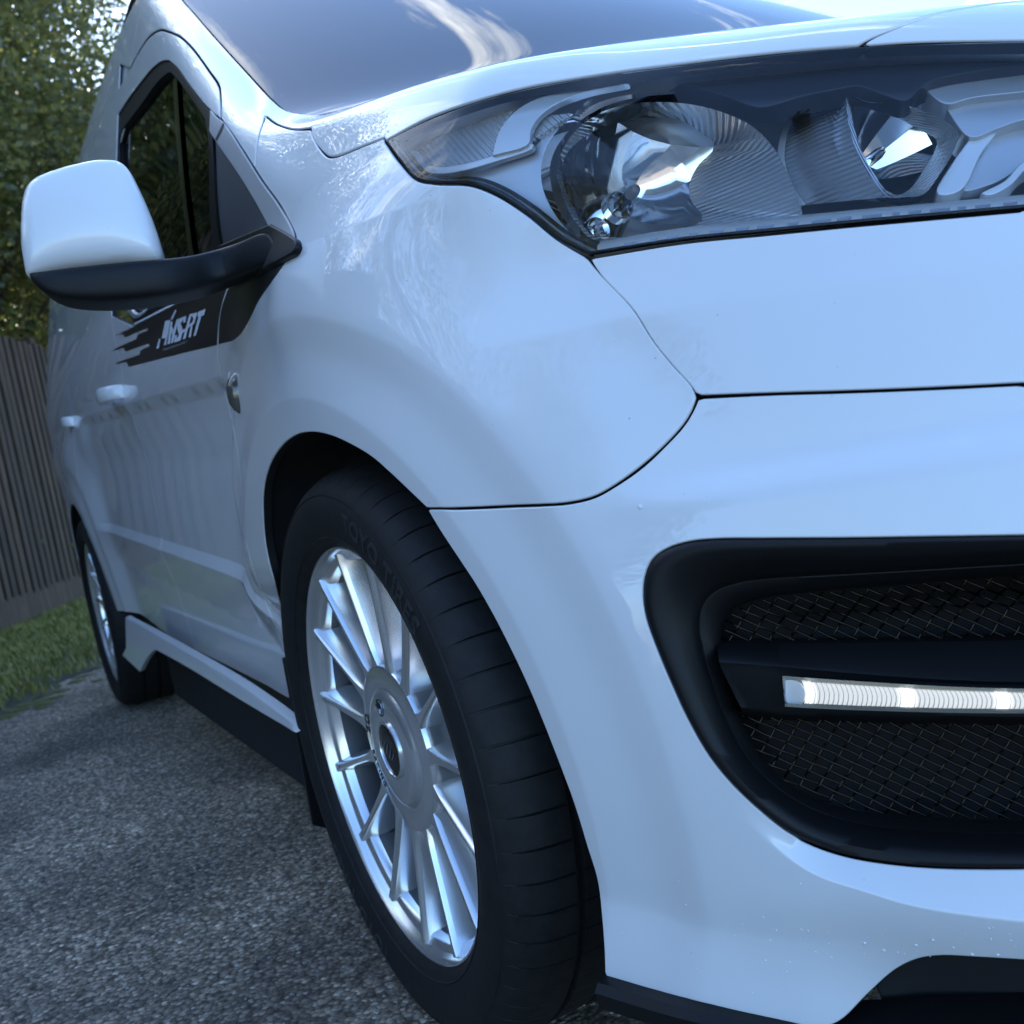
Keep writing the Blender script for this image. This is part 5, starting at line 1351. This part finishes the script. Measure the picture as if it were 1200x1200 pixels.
def fast_mesh(name, V, quads, tris, mats, parent=None, smooth=False):
    me = bpy.data.meshes.new(name); me.vertices.add(len(V)); me.vertices.foreach_set("co", np.asarray(V, np.float32).ravel())
    nq, nt = len(quads), len(tris)
    li = np.concatenate([np.asarray(quads, np.int32).ravel(), np.asarray(tris, np.int32).ravel()]) if nt else np.asarray(quads, np.int32).ravel()
    me.loops.add(len(li)); me.loops.foreach_set("vertex_index", li)
    ls = np.concatenate([np.arange(nq) * 4, nq * 4 + np.arange(nt) * 3]).astype(np.int32)
    me.polygons.add(nq + nt); me.polygons.foreach_set("loop_start", ls)
    for m in mats: me.materials.append(m)
    me.update(calc_edges=True); me.validate()
    return link(name, me, parent)
i5 = np.arange(m_)[:, None] * 5
M['grass'] = mat("grass_blade", (.05, .08, .02), .6)
add_noise(M['grass'], 3.5, (.16, .165, .022), (.36, .32, .075), 6, .7)
gr_ = fast_mesh("grass", V, i5 + np.array([0, 1, 3, 2]), i5 + np.array([2, 3, 4]), [M['grass']])
tag(gr_, "short damp grass between the tarmac edge and the fence", kind='stuff')
# moss cushions creeping over the tarmac edge
V = []; F = []
for _ in range(150):
    t_ = rng.uniform(-1.2, 3.4); off = abs(rng.normal(0, .14)); wv = float(lawn_w(t_)) + off - .04
    p = FA + FD * t_ + FN * wv; s = rng.uniform(.012, .05) * (1 if off < .15 else .6); b0 = len(V)
    for r_, hh in ((1, .001), (.75, .3), (.35, .42)):
        for j in range(9):
            a = j * 6.283 / 9; k_ = s * r_ * rng.uniform(.75, 1.2); V.append((p[0] + k_ * math.cos(a), p[1] + k_ * math.sin(a), hh * s * .45))
    F += [(b0 + r * 9 + j, b0 + r * 9 + (j + 1) % 9, b0 + (r + 1) * 9 + (j + 1) % 9, b0 + (r + 1) * 9 + j) for r in range(2) for j in range(9)] + [tuple(b0 + 18 + j for j in range(9))]
M['moss'] = mat("moss", (.09, .095, .02), .95); add_noise(M['moss'], 30, (.05, .06, .014), (.15, .14, .035), 5, .7)
tag(mesh("moss", V, F, M['moss'], None, True), "yellow green moss along the broken tarmac edge", kind='stuff')

# a few fallen leaves on the grass and the tarmac
V = []; F = []
for _ in range(46):
    t_ = rng.uniform(-1.5, 3.6); p = FA + FD * t_ + FN * float(lawn_w(t_) + rng.normal(-.25, .45)); s = rng.uniform(.014, .030); a0 = rng.uniform(0, 6.28); cu = rng.uniform(.15, .45); b0 = len(V)
    for i in range(5):
        f = i / 4; wd_ = s * .34 * math.sin(math.pi * min(max(f * .9 + .08, 0), 1))
        for sd in (-1, 0, 1):
            lx = (f - .5) * s * 2; ly = sd * wd_; V.append((p[0] + lx * math.cos(a0) - ly * math.sin(a0), p[1] + lx * math.sin(a0) + ly * math.cos(a0), .020 + abs(sd) * wd_ * cu + (f - .5) ** 2 * s * cu))
    F += [(b0 + i * 3 + j, b0 + i * 3 + j + 1, b0 + i * 3 + 4 + j, b0 + i * 3 + 3 + j) for i in range(4) for j in range(2)]
M['deadleaf'] = mat("dead_leaf", (.16, .085, .035), .7); add_noise(M['deadleaf'], 9, (.09, .045, .02), (.26, .16, .06), 3, .5)
tag(mesh("fallen_leaves", V, F, M['deadleaf'], None, True), "brown fallen leaves scattered on the grass edge and tarmac", kind='stuff')

# ---- fence
fence = empty("wooden_fence", (FA[0], FA[1], 0)); tag(fence, "tall dark wooden fence of vertical overlapping boards beside the lawn", "fence")
M['board'] = mat("weathered_board", (.06, .05, .045), .85)
n, l, b = nodes(M['board'])
tc = n.new("ShaderNodeTexCoord"); mp_ = n.new("ShaderNodeMapping"); mp_.inputs["Scale"].default_value = (14, 14, 1.0)
nz1 = n.new("ShaderNodeTexNoise"); nz1.inputs["Scale"].default_value = 3; nz1.inputs["Detail"].default_value = 8; nz1.inputs["Roughness"].default_value = .65
oi = n.new("ShaderNodeObjectInfo")
add_ = n.new("ShaderNodeVectorMath"); add_.operation = 'ADD'
cmb = n.new("ShaderNodeCombineXYZ"); mul_ = n.new("ShaderNodeMath"); mul_.operation = 'MULTIPLY'; mul_.inputs[1].default_value = 37.0
l.new(oi.outputs["Random"], mul_.inputs[0]); l.new(mul_.outputs[0], cmb.inputs[2]); l.new(mul_.outputs[0], cmb.inputs[0])
l.new(tc.outputs["Object"], add_.inputs[0]); l.new(cmb.outputs[0], add_.inputs[1]); l.new(add_.outputs[0], mp_.inputs[0]); l.new(mp_.outputs[0], nz1.inputs["Vector"])
c1 = ramp(nz1.outputs["Fac"], [(.3, (.024, .014, .007)), (.55, (.066, .041, .023)), (.75, (.13, .085, .050))])
c2 = ramp(oi.outputs["Random"], [(0, (.62, .62, .64)), (1, (1.25, 1.2, 1.15))])
l.new(mixc(c1, c2, 1.0, 'MULTIPLY'), b.inputs["Base Color"])
bp = n.new("ShaderNodeBump"); bp.inputs["Strength"].default_value = .5; bp.inputs["Distance"].default_value = .003; l.new(nz1.outputs["Fac"], bp.inputs["Height"]); l.new(bp.outputs[0], b.inputs["Normal"])
fang = math.atan2(FD[1], FD[0])
fence.rotation_euler = (0, 0, fang)
# local frame: x along the fence, y towards FN side
sgn = 1.0 if (np.array([-math.sin(fang), math.cos(fang)]) @ FN) > 0 else -1.0
bw = .076; hz = 1.84
Vb = [(0, 0, 0), (bw, 0, 0), (bw, sgn * .018, 0), (bw - .003, sgn * .021, 0), (.003, sgn * .021, 0), (0, sgn * .018, 0)]; kb = len(Vb)
V = [(x, y, .20) for x, y, z in Vb] + [(x, y, .20 + hz) for x, y, z in Vb]
Fb = [tuple(range(kb)), tuple(range(2 * kb - 1, kb - 1, -1))] + [(i, kb + i, kb + (i + 1) % kb, (i + 1) % kb) for i in range(kb)]
b0 = mesh("board", V, Fb, M['board'], fence, False); recalc(b0)
t0, t1 = -4.2, 7.8; nb_ = int((t1 - t0) / .058)
for k in range(nb_):
    o = b0 if k == 0 else b0.copy()
    if k: COL.objects.link(o)
    o.location = (t0 + k * .058, sgn * (.024 if k % 2 else 0) + .002 * rng.uniform(-1, 1), rng.uniform(-.012, .012)); o.rotation_euler = (rng.uniform(-.003, .003), rng.uniform(-.005, .005), rng.uniform(-.03, .03)); o.scale = (rng.uniform(.97, 1.04), 1, 1)
gb = box("gravel_board", (0, -.016, .0), (2.38, .016, .205), M['board'], fence, .003); gb.location = (t0, sgn * .02, .01)
rl = box("rail", (0, -.03, .0), (2.38, .03, .08), M['board'], fence, .003)
ps = box("post", (-.05, -.05, 0), (.05, .05, 2.12), M['board'], fence, .006)
first = True
for k in range(5):
    x = t0 + k * 2.40
    o = gb if k == 0 else gb.copy(); o.location = (x, sgn * .022, .008)
    if k: COL.objects.link(o)
    for zz in (.42, 1.15, 1.80):
        r_ = rl if first else rl.copy()
        if not first: COL.objects.link(r_)
        first = False; r_.location = (x, -sgn * .04, zz)
    p_ = ps if k == 0 else ps.copy(); p_.location = (x, -sgn * .07, 0)
    if k: COL.objects.link(p_)

# ---- trees behind the fence
M['bark'] = mat("bark", (.05, .042, .034), .9); add_noise(M['bark'], 22, (.025, .02, .017), (.09, .078, .064), 7, .7, stretch=(1, 1, .25))
def leaf_mat(name, c0, c1, trans):
    m = bpy.data.materials.new(name); m.use_nodes = True; nn, ll = m.node_tree.nodes, m.node_tree.links; nn.clear()
    o = nn.new("ShaderNodeOutputMaterial"); df = nn.new("ShaderNodeBsdfPrincipled"); df.inputs["Roughness"].default_value = .38; tl = nn.new("ShaderNodeBsdfTranslucent"); mx = nn.new("ShaderNodeMixShader"); mx.inputs[0].default_value = trans
    g = nn.new("ShaderNodeNewGeometry"); rp = nn.new("ShaderNodeValToRGB"); rp.color_ramp.elements[0].color = (*c0, 1); rp.color_ramp.elements[1].color = (*c1, 1)
    e = rp.color_ramp.elements.new(.93); e.color = (*c1, 1); rp.color_ramp.elements[2].color = (.17, .15, .035, 1)
    ll.new(g.outputs["Random Per Island"], rp.inputs[0]); ll.new(rp.outputs[0], df.inputs["Base Color"]); ll.new(rp.outputs[0], tl.inputs[0])
    ll.new(df.outputs[0], mx.inputs[1]); ll.new(tl.outputs[0], mx.inputs[2]); ll.new(mx.outputs[0], o.inputs[0]); return m
M['leafa'] = leaf_mat("leaf_green", (.060, .090, .024), (.20, .225, .060), .58)
M['leafb'] = leaf_mat("leaf_olive", (.070, .088, .028), (.24, .235, .070), .58)
def crown_mesh(name, seed, rx, rz, zc, ntw, nlf, sig, leaf, m):
    r = np.random.default_rng(seed)
    d = r.normal(size=(ntw, 3)); d /= np.linalg.norm(d, axis=1, keepdims=True); rad = r.random(ntw) ** .42
    lump = 1 + .22 * np.sin(d[:, 0] * 4 + seed) * np.sin(d[:, 1] * 5 + 1) + .15 * np.sin(d[:, 2] * 7 + seed)
    c = d * (rad * lump)[:, None] * np.array([rx, rx, rz]) + np.array([0, 0, zc])
    n_ = ntw * nlf; cc = np.repeat(c, nlf, 0)
    p = cc + r.normal(size=(n_, 3)) * np.array([sig, sig, sig * .8])
    ax = r.normal(size=(n_, 3)); ax[:, 2] -= .5; ax /= np.linalg.norm(ax, axis=1, keepdims=True)
    sd = np.cross(ax, r.normal(size=(n_, 3))); sd /= np.linalg.norm(sd, axis=1, keepdims=True)
    nn = np.cross(ax, sd)
    L = leaf * r.uniform(.7, 1.35, n_)[:, None]; Wd = L * .30
    a = p; b_ = p + ax * L * .45 + sd * Wd + nn * L * .06; e = p + ax * L; f = p + ax * L * .45 - sd * Wd + nn * L * .06
    V = np.stack([a, b_, e, f], 1).reshape(-1, 3); q = np.arange(n_)[:, None] * 4
    return fast_mesh(name, V, [], np.concatenate([q + np.array([0, 1, 2]), q + np.array([0, 2, 3])]) , [m]) if False else fast_mesh(name, V, q + np.array([0, 1, 2, 3]), np.zeros((0, 3), int), [m]), c
def tube(pts, rads, k=8):
    V = []; F = []; pts = np.asarray(pts, float)
    for i, (p, r_) in enumerate(zip(pts, rads)):
        d = pts[min(i + 1, len(pts) - 1)] - pts[max(i - 1, 0)]; d /= np.linalg.norm(d); u = np.cross(d, [.3, .9, .1]); u /= np.linalg.norm(u); v = np.cross(d, u)
        for j in range(k): V.append(p + (u * math.cos(6.283 * j / k) + v * math.sin(6.283 * j / k)) * r_)
    for i in range(len(pts) - 1): F += [(i * k + j, i * k + (j + 1) % k, (i + 1) * k + (j + 1) % k, (i + 1) * k + j) for j in range(k)]
    return V, F
def trunk_mesh(name, seed, H, centres, m):
    r = np.random.default_rng(seed + 50); V = []; F = []
    def addt(p, q):
        v, f = tube(p, q); o = len(V); V.extend(v); F.extend([tuple(i + o for i in ff) for ff in f])
    sp_ = [np.array([0, 0, 0.])]
    for k in range(1, 8): sp_.append(sp_[-1] + np.array([r.normal(0, .06), r.normal(0, .06), H / 7]))
    addt(sp_, np.linspace(.10, .02, 8))
    for c in centres[r.choice(len(centres), 46, False)]:
        k = int(np.clip(c[2] / H * 7 - 1.5, 1, 6)); s = sp_[k]; mid = .5 * (s + c) + np.array([0, 0, .12]) + r.normal(0, .06, 3)
        addt(cr([s, mid, c], n=4), np.linspace(.028 - .003 * k, .004, 9))
    return mesh(name, V, F, m, None, True)
kinds = []
for i, (seed, rx, rz, zc, H, m, lf) in enumerate([(3, 1.25, 2.35, 2.95, 4.8, 'leafa', .046), (8, 1.35, 2.0, 2.55, 4.2, 'leafb', .040), (21, 1.3, 2.1, 2.7, 4.4, 'leafb', .042)]):
    crn, cen = crown_mesh("crown", seed, rx, rz, zc, (190 if i == 2 else 520), (90 if i == 2 else 110), .15, lf, M[m]); trk = trunk_mesh("trunk", seed, H, cen, M['bark'])
    kinds.append((crn, trk))
# (distance along the fence, distance behind it, kind, scale, turn)
TREES = [(-5.4, 1.0, 0, 1.45, .4), (-3.4, 1.0, 1, 1.55, 2.0), (-7.8, 1.0, 1, 1.36, 1.1), (-1.5, 1.5, 0, 1.55, 4.4), (.3, 1.5, 1, 1.50, 3.0), (2.1, 1.7, 0, 1.12, 5.2), (4.0, 1.6, 2, 1.08, .2), (6.0, 1.7, 2, .95, 2.6), (7.9, 1.6, 1, .9, 1.9),
         (-10.6, 1.2, 0, 1.22, 2.2), (-.5, 3.9, 0, 1.5, .9), (-3.0, 4.2, 1, 1.7, 2.9)]
LAB = ["dense green tree rising behind the fence just left of the van roof", "olive green tree behind the fence directly above the door mirror", "lighter olive tree with bright sky gaps beside the upper window frame", "tall dense green tree at the left edge behind the fence",
       "large olive tree just past the left edge, mirrored in the door window", "green tree past the left edge, mirrored dark in the sliding door", "thin olive tree whose sky gaps sparkle on the upper wing", "second thin olive tree mirrored lower on the wing beside the headlight",
       "low olive tree past the nearest end of the fence", "farthest small green tree showing just beside the roof edge", "tall green back row tree standing behind the largest olive tree", "wide olive back row tree behind the dense green one"]
used = set()
for (t_, d_, kd, sc_, rot), lab in zip(TREES, LAB):
    p = FA + FD * t_ - FN * d_
    root = empty("leafy_tree", (p[0], p[1], 0), rot); root.scale = (sc_, sc_, sc_)
    tag(root, lab, "tree", "trees behind the fence")
    for src in kinds[kd]:
        o = src if (kd, src.name) not in used and src.parent is None else src.copy()
        if o is not src: COL.objects.link(o)
        used.add((kd, src.name)); o.parent = root
